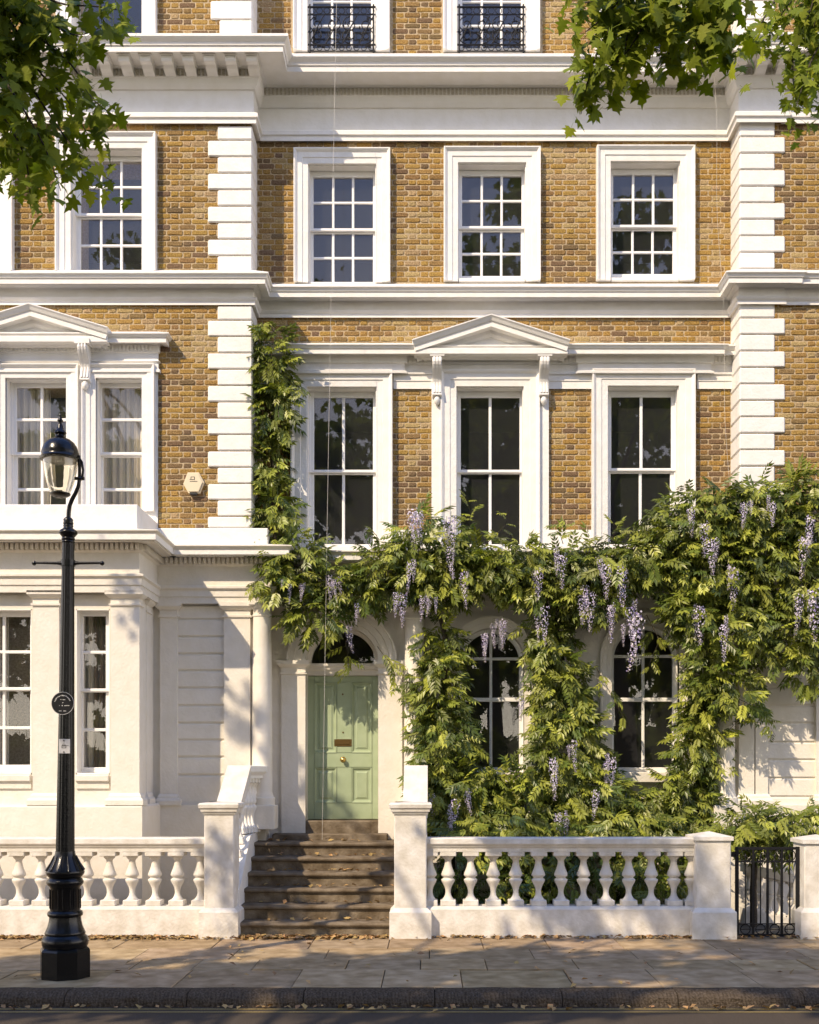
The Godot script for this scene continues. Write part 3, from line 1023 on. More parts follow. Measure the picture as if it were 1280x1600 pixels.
	# ---------- first floor of the left house ----------
	var e2 := [Vector2(-9.0, zw + 0.03), Vector2(X(247, zw), zw + 0.03), Vector2(X(247, zw), zw - 0.02)]
	eb = MB.new()
	eb.moulding(e2, prof(zw + 0.03, [[-0.04, 582], [0.04, 581], [0.04, 577], [0.015, 576], [0.015, 567], [0.04, 564], [0.01, 563], [0.01, 552], [0.03, 550], [0.035, 538], [0.06, 536], [0.15, 535], [0.15, 527], [0.165, 526], [0.185, 522], [0.195, 521], [0.195, 519], [-0.04, 518]]), 0, 2)
	part(left, "window_entablature", eb, M.white)
	dentil_row(left, -7.0, X(240, zw), Y(547.5, zw + 0.06), Y(539.5, zw + 0.06), zw + 0.064, 0.05, 0.014, M.white)
	pediment(left, zw + 0.05, X(57, zw), X(161.5, 0.75) - X(43, 0.75) - 0.09, Y(523, 0.7), Y(475, 0.7))
	for cx in [133.0, -19.0]:
		var x := X(cx, zw + 0.1)
		var b := MB.new()
		b.extrude_x(console_poly(0.52, 0.17, zw + 0.05, Y(536, zw + 0.1)), x - 0.065, x + 0.065)
		for o in [-0.04, 0.0, 0.04]:
			b.extrude_x(console_poly(0.48, 0.182, zw + 0.055, Y(537, zw + 0.1)), x + o - 0.011, x + o + 0.011)
		b.box(Vector3(x - 0.1, Y(539, 0.6), zw), Vector3(x + 0.1, Y(531, 0.6), zw + 0.25))
		b.lathe([Vector2(0.005, -0.09), Vector2(0.035, -0.06), Vector2(0.045, -0.02), Vector2(0.035, 0.02), Vector2(0.005, 0.04)], Vector3(x, Y(536, zw + 0.1) - 0.54, zw + 0.09), 12)
		part(left, "console", b, M.white)
	# white stucco field round the three lights
	var fb := MB.new()
	var fx0 := X(-140, zw); var fx1 := X(247, zw)
	wall_plate(fb, fx0, fx1, Y(845, zw), Y(580, zw), zw - 0.02, zw + 0.018, [Lw[1], Lw[2], rect(X(-105, zw), Y(800, zw), X(-33, zw), Y(592, zw))])
	fb.box(Vector3(X(113, zw), Y(845, zw), zw), Vector3(X(143, zw), Y(582, zw), zw + 0.045))
	part(left, "window_field", fb, M.white)

	build_ground_floor(left, mid, right)

func arch_face(b: MB, cx: float, r: float, spring: float, x0: float, x1: float, top: float, zf: float, zb: float) -> void:
	# wall above the springing of a round arch, between x0 and x1
	var n := 24
	for i in n:
		var a0 := PI - PI * i / n; var a1 := PI - PI * (i + 1) / n
		var p0 := Vector3(cx + r * cos(a0), spring + r * sin(a0), zf); var p1 := Vector3(cx + r * cos(a1), spring + r * sin(a1), zf)
		b.quad(p0, Vector3(p0.x, top, zf), Vector3(p1.x, top, zf), p1, Vector3.BACK)
		b.quad(p0, p1, Vector3(p1.x, p1.y, zb), Vector3(p0.x, p0.y, zb), Vector3(cx - p0.x, spring - p0.y, 0))
	if x0 < cx - r: b.box(Vector3(x0, spring, zb), Vector3(cx - r, top, zf))
	if x1 > cx + r: b.box(Vector3(cx + r, spring, zb), Vector3(x1, top, zf))

func arc_points(cx: float, cy: float, r: float, n: int) -> Array:
	var out := []
	for i in n + 1:
		var a := PI - PI * i / n
		out.append(Vector2(cx + r * cos(a), cy + r * sin(a)))
	return out

func build_ground_floor(left: Node3D, mid: Node3D, right: Node3D) -> void:
	var XB := X(217, Z_BAY)
	var XE := X(424, Z_WG)
	var XRG := X(1114, Z_WG)
	# ---------- entablature along bay, wing, recess and right wing ----------
	var path := [Vector2(-9, Z_BAY), Vector2(XB, Z_BAY), Vector2(XB, Z_WG), Vector2(XE, Z_WG), Vector2(XE, Z_GR), Vector2(XRG, Z_GR), Vector2(XRG, Z_WG), Vector2(9, Z_WG)]
	var ent := prof(Z_WG, [[-0.03, 944], [0.03, 943], [0.03, 933], [0.045, 932], [0.045, 922], [0.075, 919], [0.075, 916], [0.01, 915], [0.01, 885], [0.035, 883], [0.05, 881.5], [0.05, 870.5], [0.08, 869], [0.25, 868.5], [0.25, 861], [0.265, 860], [0.285, 856], [0.31, 853], [0.31, 851.5], [-0.03, 850]])
	for h in [[left, 0, 4], [mid, 4, 6], [right, 6, 7]]:
		var b := MB.new()
		b.moulding(path, ent, h[1], h[2], false)
		part(h[0], "ground_floor_entablature", b, M.cream)
	var d0 := Y(880.5, Z_WG + 0.06); var d1 := Y(871.5, Z_WG + 0.06)
	dentil_row(left, -7.0, XB + 0.03, d0, d1, Z_BAY + 0.05, 0.062, 0.05, M.cream)
	dentil_row(left, XB + 0.06, XE + 0.03, d0, d1, Z_WG + 0.05, 0.062, 0.05, M.cream)
	dentil_row(right, XRG, 9.0, d0, d1, Z_WG + 0.05, 0.062, 0.05, M.cream)
	var side := MB.new()
	for i in 13:
		var z := Z_BAY - 0.02 - i * 0.068
		side.box(Vector3(XB + 0.04, d0, z - 0.02), Vector3(XB + 0.10, d1, z + 0.02))
	part(left, "dentils", side, M.cream)
	var yT := Y(851, Z_WG + 0.31)
	# tops: flat roof of the bay and ledges, blocking courses
	var b2 := MB.new()
	b2.box(Vector3(-9, yT - 0.12, 0.3), Vector3(XB + 0.28, yT - 0.004, Z_BAY + 0.28))
	b2.cbox(Vector3(-9, yT - 0.01, Z_BAY - 0.16), Vector3(X(215.5, Z_BAY), Y(788, Z_BAY), Z_BAY), 0.012)
	b2.cbox(Vector3(X(215.5, Z_BAY) - 0.16, yT - 0.01, Z_WING), Vector3(X(215.5, Z_BAY) - 0.001, Y(788, Z_BAY) - 0.002, Z_BAY - 0.158), 0.012)
	part(left, "bay_parapet", b2, M.white)
	b2 = MB.new()
	b2.box(Vector3(XB + 0.2, yT - 0.12, 0.0), Vector3(XE + 0.27, yT - 0.004, Z_WG + 0.27))
	b2.cbox(Vector3(X(215, Z_WG), yT - 0.01, -0.02), Vector3(X(419, Z_WG), Y(825, Z_WG), Z_WG), 0.012)
	part(left, "blocking_course", b2, M.white)
	b2 = MB.new()
	b2.box(Vector3(XE + 0.1, yT - 0.12, -0.3), Vector3(XRG, yT - 0.004, Z_GR + 0.27))
	b2.cbox(Vector3(X(440, 0.1), yT - 0.005, -0.02), Vector3(XRG, Y(853, 0.1), 0.10), 0.01)
	part(mid, "ledge", b2, M.white)
	b2 = MB.new()
	b2.box(Vector3(XRG - 0.1, yT - 0.12, -0.3), Vector3(9, yT - 0.004, Z_WG + 0.27))
	b2.cbox(Vector3(XRG + 0.1, yT - 0.01, -0.02), Vector3(9, Y(825, Z_WG), Z_WG), 0.012)
	part(right, "blocking_course", b2, M.white)
	var y_arch := Y(944, Z_WG)      # underside of the entablature

	# ---------- bay of the left house ----------
	var zb := Z_BAY - 0.1
	var oL := rect(X(-46, zb), Y(1210, zb), X(50, zb), Y(952, zb))
	var oR := rect(X(119, zb), Y(1210, zb), X(172, zb), Y(952, zb))
	var wbay := MB.new()
	wall_plate(wbay, -9, XB - 0.06, -0.02, y_arch + 0.05, zb - 0.2, zb, [oL, oR])
	# the side of the bay
	wbay.box(Vector3(XB - 0.22, -0.02, Z_WG - 0.2), Vector3(XB - 0.06, y_arch + 0.05, zb - 0.2))
	part(left, "bay_wall", wbay, M.cream)
	sash_window(left, zb, [-46, 952, 50, 1210], [-34, 964, 48, 1074, 2, 2], [-34, 1080, 48, 1195, 2, 2], [], false)
	sash_window(left, zb, [119, 952, 172, 1210], [131, 963, 166, 1076, 1, 2], [131, 1082, 166, 1199, 1, 2], [], false)
	for p in [[50, 91], [172, 217], [-150, -48]]:
		pilaster(left, X(p[0], Z_BAY), X(p[1], Z_BAY), Y(1258, Z_BAY), y_arch + 0.03, zb - 0.1, Z_BAY - 0.03, 0.19, 0.15)
	# piers on the side of the bay and in the corner
	pilaster(left, XB - 0.2, XB - 0.055, Y(1258, Z_BAY), y_arch + 0.03, Z_WG + 0.1, Z_WG + 0.35, 0.19, 0.15)
	# window aprons and sills
	for o in [oL, oR]:
		var s := MB.new()
		s.cbox(Vector3(o.position.x - 0.0, o.position.y - 0.09, zb - 0.1), Vector3(o.end.x, o.position.y - 0.005, zb + 0.06), 0.01)
		s.box(Vector3(o.position.x + 0.002, Y(1232, zb), zb), Vector3(o.end.x - 0.002, o.position.y - 0.088, zb + 0.025))
		part(left, "window_sill", s, M.cream)
	var pl := MB.new()
	pl.moulding([Vector2(-9, Z_BAY - 0.02), Vector2(XB, Z_BAY - 0.02), Vector2(XB, Z_WG - 0.1)], [Vector2(-0.12, -0.02), Vector2(0.05, -0.02), Vector2(0.05, Y(1261, Z_BAY)), Vector2(0.03, Y(1258, Z_BAY)), Vector2(-0.12, Y(1258, Z_BAY))], 0, 2)
	part(left, "bay_plinth", pl, M.cream)
	room(left, -9.0, XB - 0.25, 1.2, 4.6, zb - 0.21)

	# ---------- banded wall between bay and corner column ----------
	var zg := Z_WG - 0.05
	var gw := MB.new()
	gw.box(Vector3(XB - 0.1, -0.02, -0.3), Vector3(XE - 0.08, y_arch + 0.05, zg - 0.02))
	part(left, "ground_floor_wall", gw, M.cream)
	banded(left, 277, 350, zg, [945, 967.7, 995, 1021.7, 1048, 1075, 1102.5, 1130, 1156.5, 1183, 1211, 1300])
	pilaster(left, X(250, Z_WG), X(277, Z_WG), Y(1258, Z_WG), y_arch + 0.02, zg - 0.05, Z_WG - 0.005, 0.2, 0.15)
	pilaster(left, X(350, Z_WG), X(391, Z_WG), Y(1258, Z_WG), y_arch + 0.02, zg - 0.05, Z_WG - 0.005, 0.2, 0.15)
	var gp := MB.new()
	gp.box(Vector3(X(246, Z_WG), -0.02, zg - 0.04), Vector3(X(393, Z_WG), Y(1258, Z_WG), Z_WG + 0.03))
	part(left, "wall_plinth", gp, M.cream)
	column(left, X(409.5, Z_WG), Z_WG - 0.02, 0.135, Y(1258, Z_WG), y_arch + 0.02)
	# ---------- ground floor of the middle house ----------
	var cxD := X(536.5, -0.1)
	var rD := 0.50
	var spD := Y(1037, -0.05)
	var wins := [[X(767, -0.05), 0.45, Y(1034, -0.05)], [X(1005, -0.05), 0.465, Y(1030, -0.05)]]
	var mw := MB.new()
	var holes := [rect(cxD - rD, -0.1, cxD + rD, spD)]
	for w in wins: holes.append(rect(w[0] - w[1], Y(1207, -0.05), w[0] + w[1], w[2]))
	wall_plate(mw, XE - 0.1, XRG + 0.1, -0.02, 3.4, -0.35, Z_GR, holes)
	var edges := [XE - 0.1, -0.2, 1.9, XRG + 0.1]
	var arcs := [[cxD, rD, spD], wins[0], wins[1]]
	for i in 3:
		var lo_h: float = arcs[i][2]
		# strip between the plate's top and the springing
		mw.box(Vector3(edges[i], 3.4, -0.35), Vector3(arcs[i][0] - arcs[i][1], lo_h, Z_GR))
		mw.box(Vector3(arcs[i][0] + arcs[i][1], 3.4, -0.35), Vector3(edges[i + 1], lo_h, Z_GR))
		arch_face(mw, arcs[i][0], arcs[i][1], lo_h, edges[i], edges[i + 1], y_arch + 0.05, Z_GR, -0.35)
	part(mid, "ground_floor_wall", mw, M.cream)
	# the ground-floor room, behind the wall
	room(mid, XE + 0.1, XRG, 1.1, 4.85, -0.36)
	for w in wins: arched_window(mid, w[0], w[1], w[2], Y(1207, -0.05))
	# door surround
	var ar := MB.new()
	ar.sweep_xy(arc_points(cxD, spD, rD, 28), [Vector2(0.0, Z_GR - 0.1), Vector2(0.0, Z_GR + 0.02), Vector2(0.06, Z_GR + 0.025), Vector2(0.065, Z_GR + 0.04), Vector2(0.15, Z_GR + 0.045), Vector2(0.16, Z_GR + 0.065), Vector2(0.225, Z_GR + 0.07), Vector2(0.24, Z_GR + 0.09), Vector2(0.26, Z_GR + 0.09), Vector2(0.265, Z_GR - 0.05)])
	part(mid, "archivolt", ar, M.cream)
	for s in [-1.0, 1.0]:
		var xa: float = cxD + s * rD; var xb2: float = cxD + s * (rD + 0.33)
		pilaster(mid, minf(xa, xb2), maxf(xa, xb2), 1.03, spD + 0.02, Z_GR - 0.05, Z_GR + 0.05, 0.19, 0.0)
	var door_z := -0.16
	var yd0 := Y(1281, door_z); var yd1 := Y(1056, door_z)
	var xd0 := X(479.5, door_z); var xd1 := X(591.5, door_z)
	var fr := MB.new()
	fr.box(Vector3(cxD - rD - 0.02, yd0, -0.3), Vector3(xd0, spD, door_z + 0.05))
	fr.box(Vector3(xd1, yd0, -0.3), Vector3(cxD + rD + 0.02, spD, door_z + 0.05))
	fr.moulding([Vector2(xd0 - 0.06, door_z), Vector2(xd1 + 0.06, door_z)], [Vector2(-0.14, yd1), Vector2(0.06, yd1), Vector2(0.06, yd1 + 0.06), Vector2(0.085, yd1 + 0.08), Vector2(0.085, yd1 + 0.10), Vector2(0.11, yd1 + 0.13), Vector2(0.11, yd1 + 0.165), Vector2(-0.14, yd1 + 0.17)], 0, 1)
	part(mid, "door_frame", fr, M.cream)
	# fanlight
	var fl := MB.new()
	var ay := yd1 + 0.172
	fl.sweep_xy(arc_points(cxD, spD, rD - 0.05, 28), [Vector2(0.0, -0.2), Vector2(0.0, -0.1), Vector2(0.06, -0.09), Vector2(0.06, -0.2)])
	var fan := part(mid, "fanlight", fl, M.cream)
	var fg := MB.new()
	var pts := arc_points(cxD, spD, rD - 0.03, 28)
	for i in pts.size() - 1:
		fg.flat_tri(Vector3(cxD, ay - 0.1, -0.15), Vector3(pts[i].x, pts[i].y, -0.15), Vector3(pts[i + 1].x, pts[i + 1].y, -0.15), Vector3.BACK)
	part(fan, "pane", fg, M.glass)
	# the door itself
	var db := MB.new()
	db.box(Vector3(xd0 + 0.003, yd0 + 0.006, door_z - 0.05), Vector3(xd1 - 0.003, yd1 - 0.003, door_z))
	# stiles and rails stand proud of the panels
	var zs := door_z
	var px := func(p: float) -> float: return X(p, door_z)
	var py := func(p: float) -> float: return Y(p, door_z)
	for r in [[480, 491.5, 1056.5, 1280], [581.5, 591, 1056.5, 1280], [526.5, 549.5, 1066.5, 1176.5], [526.5, 549.5, 1199, 1254.5], [491.5, 581.5, 1056.5, 1066.5], [491.5, 581.5, 1176.5, 1199], [491.5, 581.5, 1254.5, 1280]]:
		db.box(Vector3(px.call(r[0]) + 0.004, py.call(r[3]) + 0.006, zs - 0.01), Vector3(px.call(r[1]) - 0.001, py.call(r[2]) - 0.001, zs + 0.018))
	var door := part(mid, "door", db, M.door)
	for r in [[491.5, 526.5, 1066.5, 1176.5], [549.5, 581.5, 1066.5, 1176.5], [491.5, 526.5, 1199, 1254.5], [549.5, 581.5, 1199, 1254.5]]:
		var pb := MB.new()
		var q0: float = px.call(r[0]) + 0.002; var q1: float = px.call(r[1]) - 0.002
		var v0: float = py.call(r[3]) + 0.002; var v1: float = py.call(r[2]) - 0.002
		pb.sweep_xy([Vector2(q0, v0), Vector2(q1, v0), Vector2(q1, v1), Vector2(q0, v1)], [Vector2(0.0, zs + 0.002), Vector2(0.0, zs + 0.026), Vector2(0.012, zs + 0.024), Vector2(0.03, zs + 0.006), Vector2(0.034, zs + 0.001)], true)
		pb.sweep_xy([Vector2(q0 + 0.055, v0 + 0.055), Vector2(q1 - 0.055, v0 + 0.055), Vector2(q1 - 0.055, v1 - 0.055), Vector2(q0 + 0.055, v1 - 0.055)], [Vector2(0.0, zs + 0.001), Vector2(0.02, zs + 0.012), Vector2(0.024, zs + 0.012)], true)
		pb.box(Vector3(q0 + 0.078, v0 + 0.078, zs), Vector3(q1 - 0.078, v1 - 0.078, zs + 0.0122))
		part(door, "door_panel", pb, M.door)
	var lb := MB.new()
	lb.cbox(Vector3(px.call(522.7), py.call(1166.5), zs + 0.015), Vector3(px.call(550.5), py.call(1155), zs + 0.026), 0.004)
	lb.cbox(Vector3(px.call(526), py.call(1163.5), zs + 0.02), Vector3(px.call(547), py.call(1158), zs + 0.032), 0.003)
	part(door, "letter_box", lb, M.dark_brass)
	var kb := MB.new()
	kb.lathe([Vector2(0.0, 0.075), Vector2(0.022, 0.07), Vector2(0.034, 0.055), Vector2(0.034, 0.045), Vector2(0.022, 0.03), Vector2(0.014, 0.02), Vector2(0.016, 0.006), Vector2(0.042, 0.004), Vector2(0.042, 0.0)], Vector3.ZERO, 20)
	put(door, "door_knob", kb.mesh(M.brass), Transform3D(Basis(Vector3.RIGHT, PI / 2), Vector3(px.call(536.5), py.call(1187), zs + 0.018)))
	for q in [[535.7, 1085], [536.4, 1144.6]]:
		var hb := MB.new()
		hb.lathe([Vector2(0.0, 0.006), Vector2(0.011, 0.005), Vector2(0.013, 0.0)], Vector3.ZERO, 12)
		put(door, "keyhole" if q[1] > 1100 else "spyhole", hb.mesh(M.dark_brass), Transform3D(Basis(Vector3.RIGHT, PI / 2), Vector3(px.call(q[0]), py.call(q[1]), zs + 0.018)))
	var th := MB.new()
	th.cbox(Vector3(X(464, 0.1), 1.0, -0.3), Vector3(X(596, 0.1), yd0 + 0.002, 0.16), 0.015)
	part(mid, "threshold", th, M.stone_step)
	th = MB.new()
	th.cbox(Vector3(X(427, 0.3), 0.9, 0.1), Vector3(X(606, 0.3), 1.135, 0.42), 0.012)
	part(mid, "door_step", th, M.stone_step)
	column(mid, X(648, 0.3), 0.26, 0.145, Y(1250, 0.3), y_arch + 0.02)
	# ---------- ground floor of the right house ----------
	var rw := MB.new()
	rw.box(Vector3(XRG + 0.08, -0.02, -0.3), Vector3(9, y_arch + 0.05, zg - 0.02))
	part(right, "ground_floor_wall", rw, M.cream)
	column(right, X(1133, Z_WG), Z_WG - 0.02, 0.135, Y(1258, Z_WG), y_arch + 0.02)
	pilaster(right, X(1155, Z_WG), X(1179, Z_WG), Y(1258, Z_WG), y_arch + 0.02, zg - 0.05, Z_WG - 0.005, 0.2, 0.15)
	pilaster(right, X(1181.5, Z_WG), X(1201, Z_WG), Y(1258, Z_WG), y_arch + 0.02, zg - 0.05, Z_WG - 0.02, 0.2, 0.15)
	banded(right, 1201, 1276, zg, [945, 967.7, 995, 1021.7, 1048, 1075, 1102.5, 1130, 1160, 1187.5, 1216, 1245, 1300])
	pilaster(right, X(1276, Z_WG), X(1330, Z_WG), Y(1258, Z_WG), y_arch + 0.02, zg - 0.05, Z_WG - 0.005, 0.2, 0.15)
	gp = MB.new()
	gp.box(Vector3(XRG + 0.02, -0.02, zg - 0.04), Vector3(9, Y(1258, Z_WG), Z_WG + 0.03))
	part(right, "wall_plinth", gp, M.cream)

func banded(house: Node3D, xa: float, xb: float, z: float, ys: Array) -> void:
	for i in ys.size() - 1:
		var b := MB.new()
		b.cbox(Vector3(X(xa, z) - 0.02, Y(ys[i + 1], z) + 0.011, z - 0.05), Vector3(X(xb, z) + 0.02, Y(ys[i], z) - 0.011, z), 0.012)
		part(house, "stucco_band", b, M.cream)

func arched_window(house: Node3D, cx: float, r: float, spring: float, y0: float) -> void:
	var z := Z_GR
	var b := MB.new()
	var outline := [Vector2(cx - r, y0)]
	outline.append_array(arc_points(cx, spring, r, 24))
	outline.append(Vector2(cx + r, y0))
	b.sweep_xy(outline, [Vector2(0.0, z - 0.1), Vector2(0.0, z + 0.015), Vector2(0.07, z + 0.02), Vector2(0.075, z + 0.035), Vector2(0.13, z + 0.04), Vector2(0.15, z + 0.06), Vector2(0.165, z + 0.06), Vector2(0.17, z - 0.05)])
	var win := part(house, "window", b, M.cream)
	var s := MB.new()
	var zs := -0.06
	s.sweep_xy(outline, [Vector2(-0.055, zs - 0.03), Vector2(-0.055, zs + 0.02), Vector2(0.01, zs + 0.03), Vector2(0.01, zs - 0.03)])
	var ym := Y(1093.5, zs)
	s.cbox(Vector3(cx - r + 0.03, ym - 0.028, zs - 0.02), Vector3(cx + r - 0.03, ym + 0.028, zs + 0.025), 0.006)
	s.cbox(Vector3(cx - r + 0.03, spring + 0.02, zs - 0.016), Vector3(cx + r - 0.03, spring + 0.06, zs + 0.016), 0.006)
	s.cbox(Vector3(cx - 0.02, y0 + 0.05, zs - 0.0165), Vector3(cx + 0.02, spring + r - 0.04, zs + 0.0165), 0.006)
	s.cbox(Vector3(cx - r, y0, zs - 0.03), Vector3(cx + r, y0 + 0.07, zs + 0.028), 0.006)
	part(win, "sash", s, M.paint)
	var sl := MB.new()
	sl.cbox(Vector3(cx - r - 0.1, y0 - 0.14, zs - 0.1), Vector3(cx + r + 0.1, y0 + 0.004, z + 0.12), 0.012)
	part(win, "sill", sl, M.cream)
	for i in 2:
		var xa := cx - r + 0.04 if i == 0 else cx
		var xb := cx if i == 0 else cx + r - 0.04
		add_pane(win, xa, xb, y0 + 0.06, ym, zs)
		add_pane(win, xa, xb, ym, spring + 0.04, zs)
		var g := MB.new()
		var pts := arc_points(cx, spring, r - 0.03, 24)
		for j in pts.size() - 1:
			if (i == 0) == (pts[j].x + pts[j + 1].x < cx * 2):
				g.quad(Vector3(pts[j].x, maxf(spring + 0.04, pts[j].y), zs), Vector3(pts[j + 1].x, maxf(spring + 0.04, pts[j + 1].y), zs), Vector3(pts[j + 1].x, spring + 0.04, zs), Vector3(pts[j].x, spring + 0.04, zs), Vector3.BACK)
		part(win, "pane", g, M.glass)

# ============================== front walls ==============================
var baluster_mesh: ArrayMesh
func baluster(h: float, r: float, m: Material, y0: float) -> ArrayMesh:
	# square foot and head with a double vase between them
	var b := MB.new()
	var f := h * 0.11
	b.cbox(Vector3(-r, y0, -r) * Vector3(0.94, 1, 0.94), Vector3(r, y0 + f, r) * Vector3(0.94, 1, 0.94), 0.008)
	b.cbox(Vector3(-r, y0 + h - f * 0.8, -r), Vector3(r, y0 + h, r), 0.008)
	var pr := []
	for q in [[0.86, 0.10], [0.84, 0.125], [0.70, 0.15], [0.56, 0.19], [0.50, 0.24], [0.52, 0.29], [0.60, 0.34], [0.75, 0.39], [0.90, 0.43], [0.98, 0.465], [0.97, 0.485], [0.80, 0.50], [0.72, 0.515], [0.80, 0.53], [0.97, 0.55], [0.985, 0.575], [0.92, 0.61], [0.78, 0.66], [0.65, 0.72], [0.57, 0.78], [0.55, 0.82], [0.62, 0.85], [0.80, 0.875], [0.84, 0.89], [0.84, 0.925]]:
		pr.append(Vector2(r * (q[0] * 1.05 - 0.2), y0 + h * q[1]))
	b.lathe(pr, Vector3.ZERO, 18, true, 0.5)
	return b.mesh(m)

func pier(called: String, label: String, x0: float, x1: float, zf: float, h: float, pyramid: bool) -> void:
	var o := thing(called, label, "pier", Vector3((x0 + x1) / 2, 0, zf - (x1 - x0) / 2), "stuccoed garden piers")
	var hw := (x1 - x0) / 2
	var b := MB.new()
	b.cbox(Vector3(-hw, 0.3, -hw), Vector3(hw, h - 0.02, hw), 0.012)
	part(o, "shaft", b, M.old_white)
	b = MB.new()
	var sq := [Vector2(-hw, -hw), Vector2(-hw, hw), Vector2(hw, hw), Vector2(hw, -hw), Vector2(-hw, -hw)]
	b.moulding(sq, [Vector2(-0.05, -0.01), Vector2(0.055, -0.01), Vector2(0.055, 0.31), Vector2(0.045, 0.325), Vector2(0.005, 0.36), Vector2(-0.05, 0.36)], 0, 4, false)
	part(o, "base", b, M.old_white)
	b = MB.new()
	if pyramid:
		var k := hw + 0.025
		b.box(Vector3(-k, h - 0.025, -k), Vector3(k, h + 0.02, k))
		for i in 4:
			var c := [Vector3(-k, h + 0.02, k), Vector3(k, h + 0.02, k), Vector3(k, h + 0.02, -k), Vector3(-k, h + 0.02, -k)]
			b.flat_tri(c[i], c[(i + 1) % 4], Vector3(0, h + 0.075, 0), (c[i] + c[(i + 1) % 4]) * 0.5 - Vector3(0, h - 0.3, 0))
	else:
		b.moulding(sq, [Vector2(-0.05, h - 0.12), Vector2(0.015, h - 0.115), Vector2(0.02, h - 0.09), Vector2(0.035, h - 0.085), Vector2(0.04, h - 0.05), Vector2(0.055, h - 0.04), Vector2(0.06, h), Vector2(0.05, h + 0.015), Vector2(-hw, h + 0.03)], 0, 4, false)
	part(o, "cap", b, M.old_white)

func balustrade(label: String, xa: float, xb: float, centres: Array) -> void:
	var zc := Z_FW - 0.14
	var o := thing("balustrade", label, "balustrade", Vector3((xa + xb) / 2, 0, zc))
	var hw := (xb - xa) / 2
	var y0 := Y(1416, zc + 0.1); var y1 := Y(1331, zc + 0.1)
	var b := MB.new()
	b.moulding([Vector2(-hw, 0), Vector2(hw, 0)], [Vector2(-0.13, -0.02), Vector2(0.14, -0.02), Vector2(0.14, y0 - 0.035), Vector2(0.12, y0 - 0.01), Vector2(0.10, y0), Vector2(-0.13, y0)], 0, 1)
	part(o, "plinth", b, M.old_white)
	b = MB.new()
	b.moulding([Vector2(-hw, 0), Vector2(hw, 0)], [Vector2(-0.12, y1), Vector2(0.10, y1), Vector2(0.10, y1 + 0.05), Vector2(0.112, y1 + 0.055), Vector2(0.12, y1 + 0.075), Vector2(0.135, y1 + 0.09), Vector2(0.14, y1 + 0.10), Vector2(0.14, y1 + 0.155), Vector2(0.125, y1 + 0.168), Vector2(-0.12, y1 + 0.168)], 0, 1)
	part(o, "rail", b, M.old_white)
	var m := baluster(y1 - y0 + 0.004, 0.098, M.old_white, y0 - 0.002)
	for c in centres:
		put(o, "baluster", m, Transform3D(Basis(), Vector3(X(c, zc) - (xa + xb) / 2, 0, 0)))

func build_front_walls() -> void:
	var zp := Z_FW + 0.06
	var lx0 := X(319, zp); var lx1 := X(366, zp)
	var rx0 := X(616, zp); var rx1 := X(667, zp)
	pier("garden_pier", "stucco pier with moulded cap beside the steps and bay window balustrade", lx0, lx1, zp, Y(1257, zp), false)
	pier("garden_pier", "stucco pier with moulded cap between the steps and wisteria balustrade", rx0, rx1, zp, Y(1257, zp), false)
	var ex0 := X(1087.5, zp); var ex1 := X(1142.5, zp)
	pier("gate_pier", "dappled stucco gate pier with shallow pyramid top at the end of the balustrade", ex0, ex1, zp, Y(1310, zp), true)
	pier("gate_pier", "stucco gate pier with pyramid top on which the iron gate hangs", X(1257, zp), X(1312, zp), zp, Y(1315, zp), true)
	var cl := []
	for i in 12: cl.append(313.0 - 31.0 * 0 - i * 35.4)
	balustrade("white balustrade in front of the bay window behind the lamp post", -8.0, lx0 + 0.02, cl)
	var cr := []
	for i in 12: cr.append(665.0 + i * 35.25 if i > 0 else 672.0)
	cr.append(1080.0)
	balustrade("white balustrade in front of the wisteria with dark leaves behind it", rx1 - 0.02, ex0 + 0.02, cr)

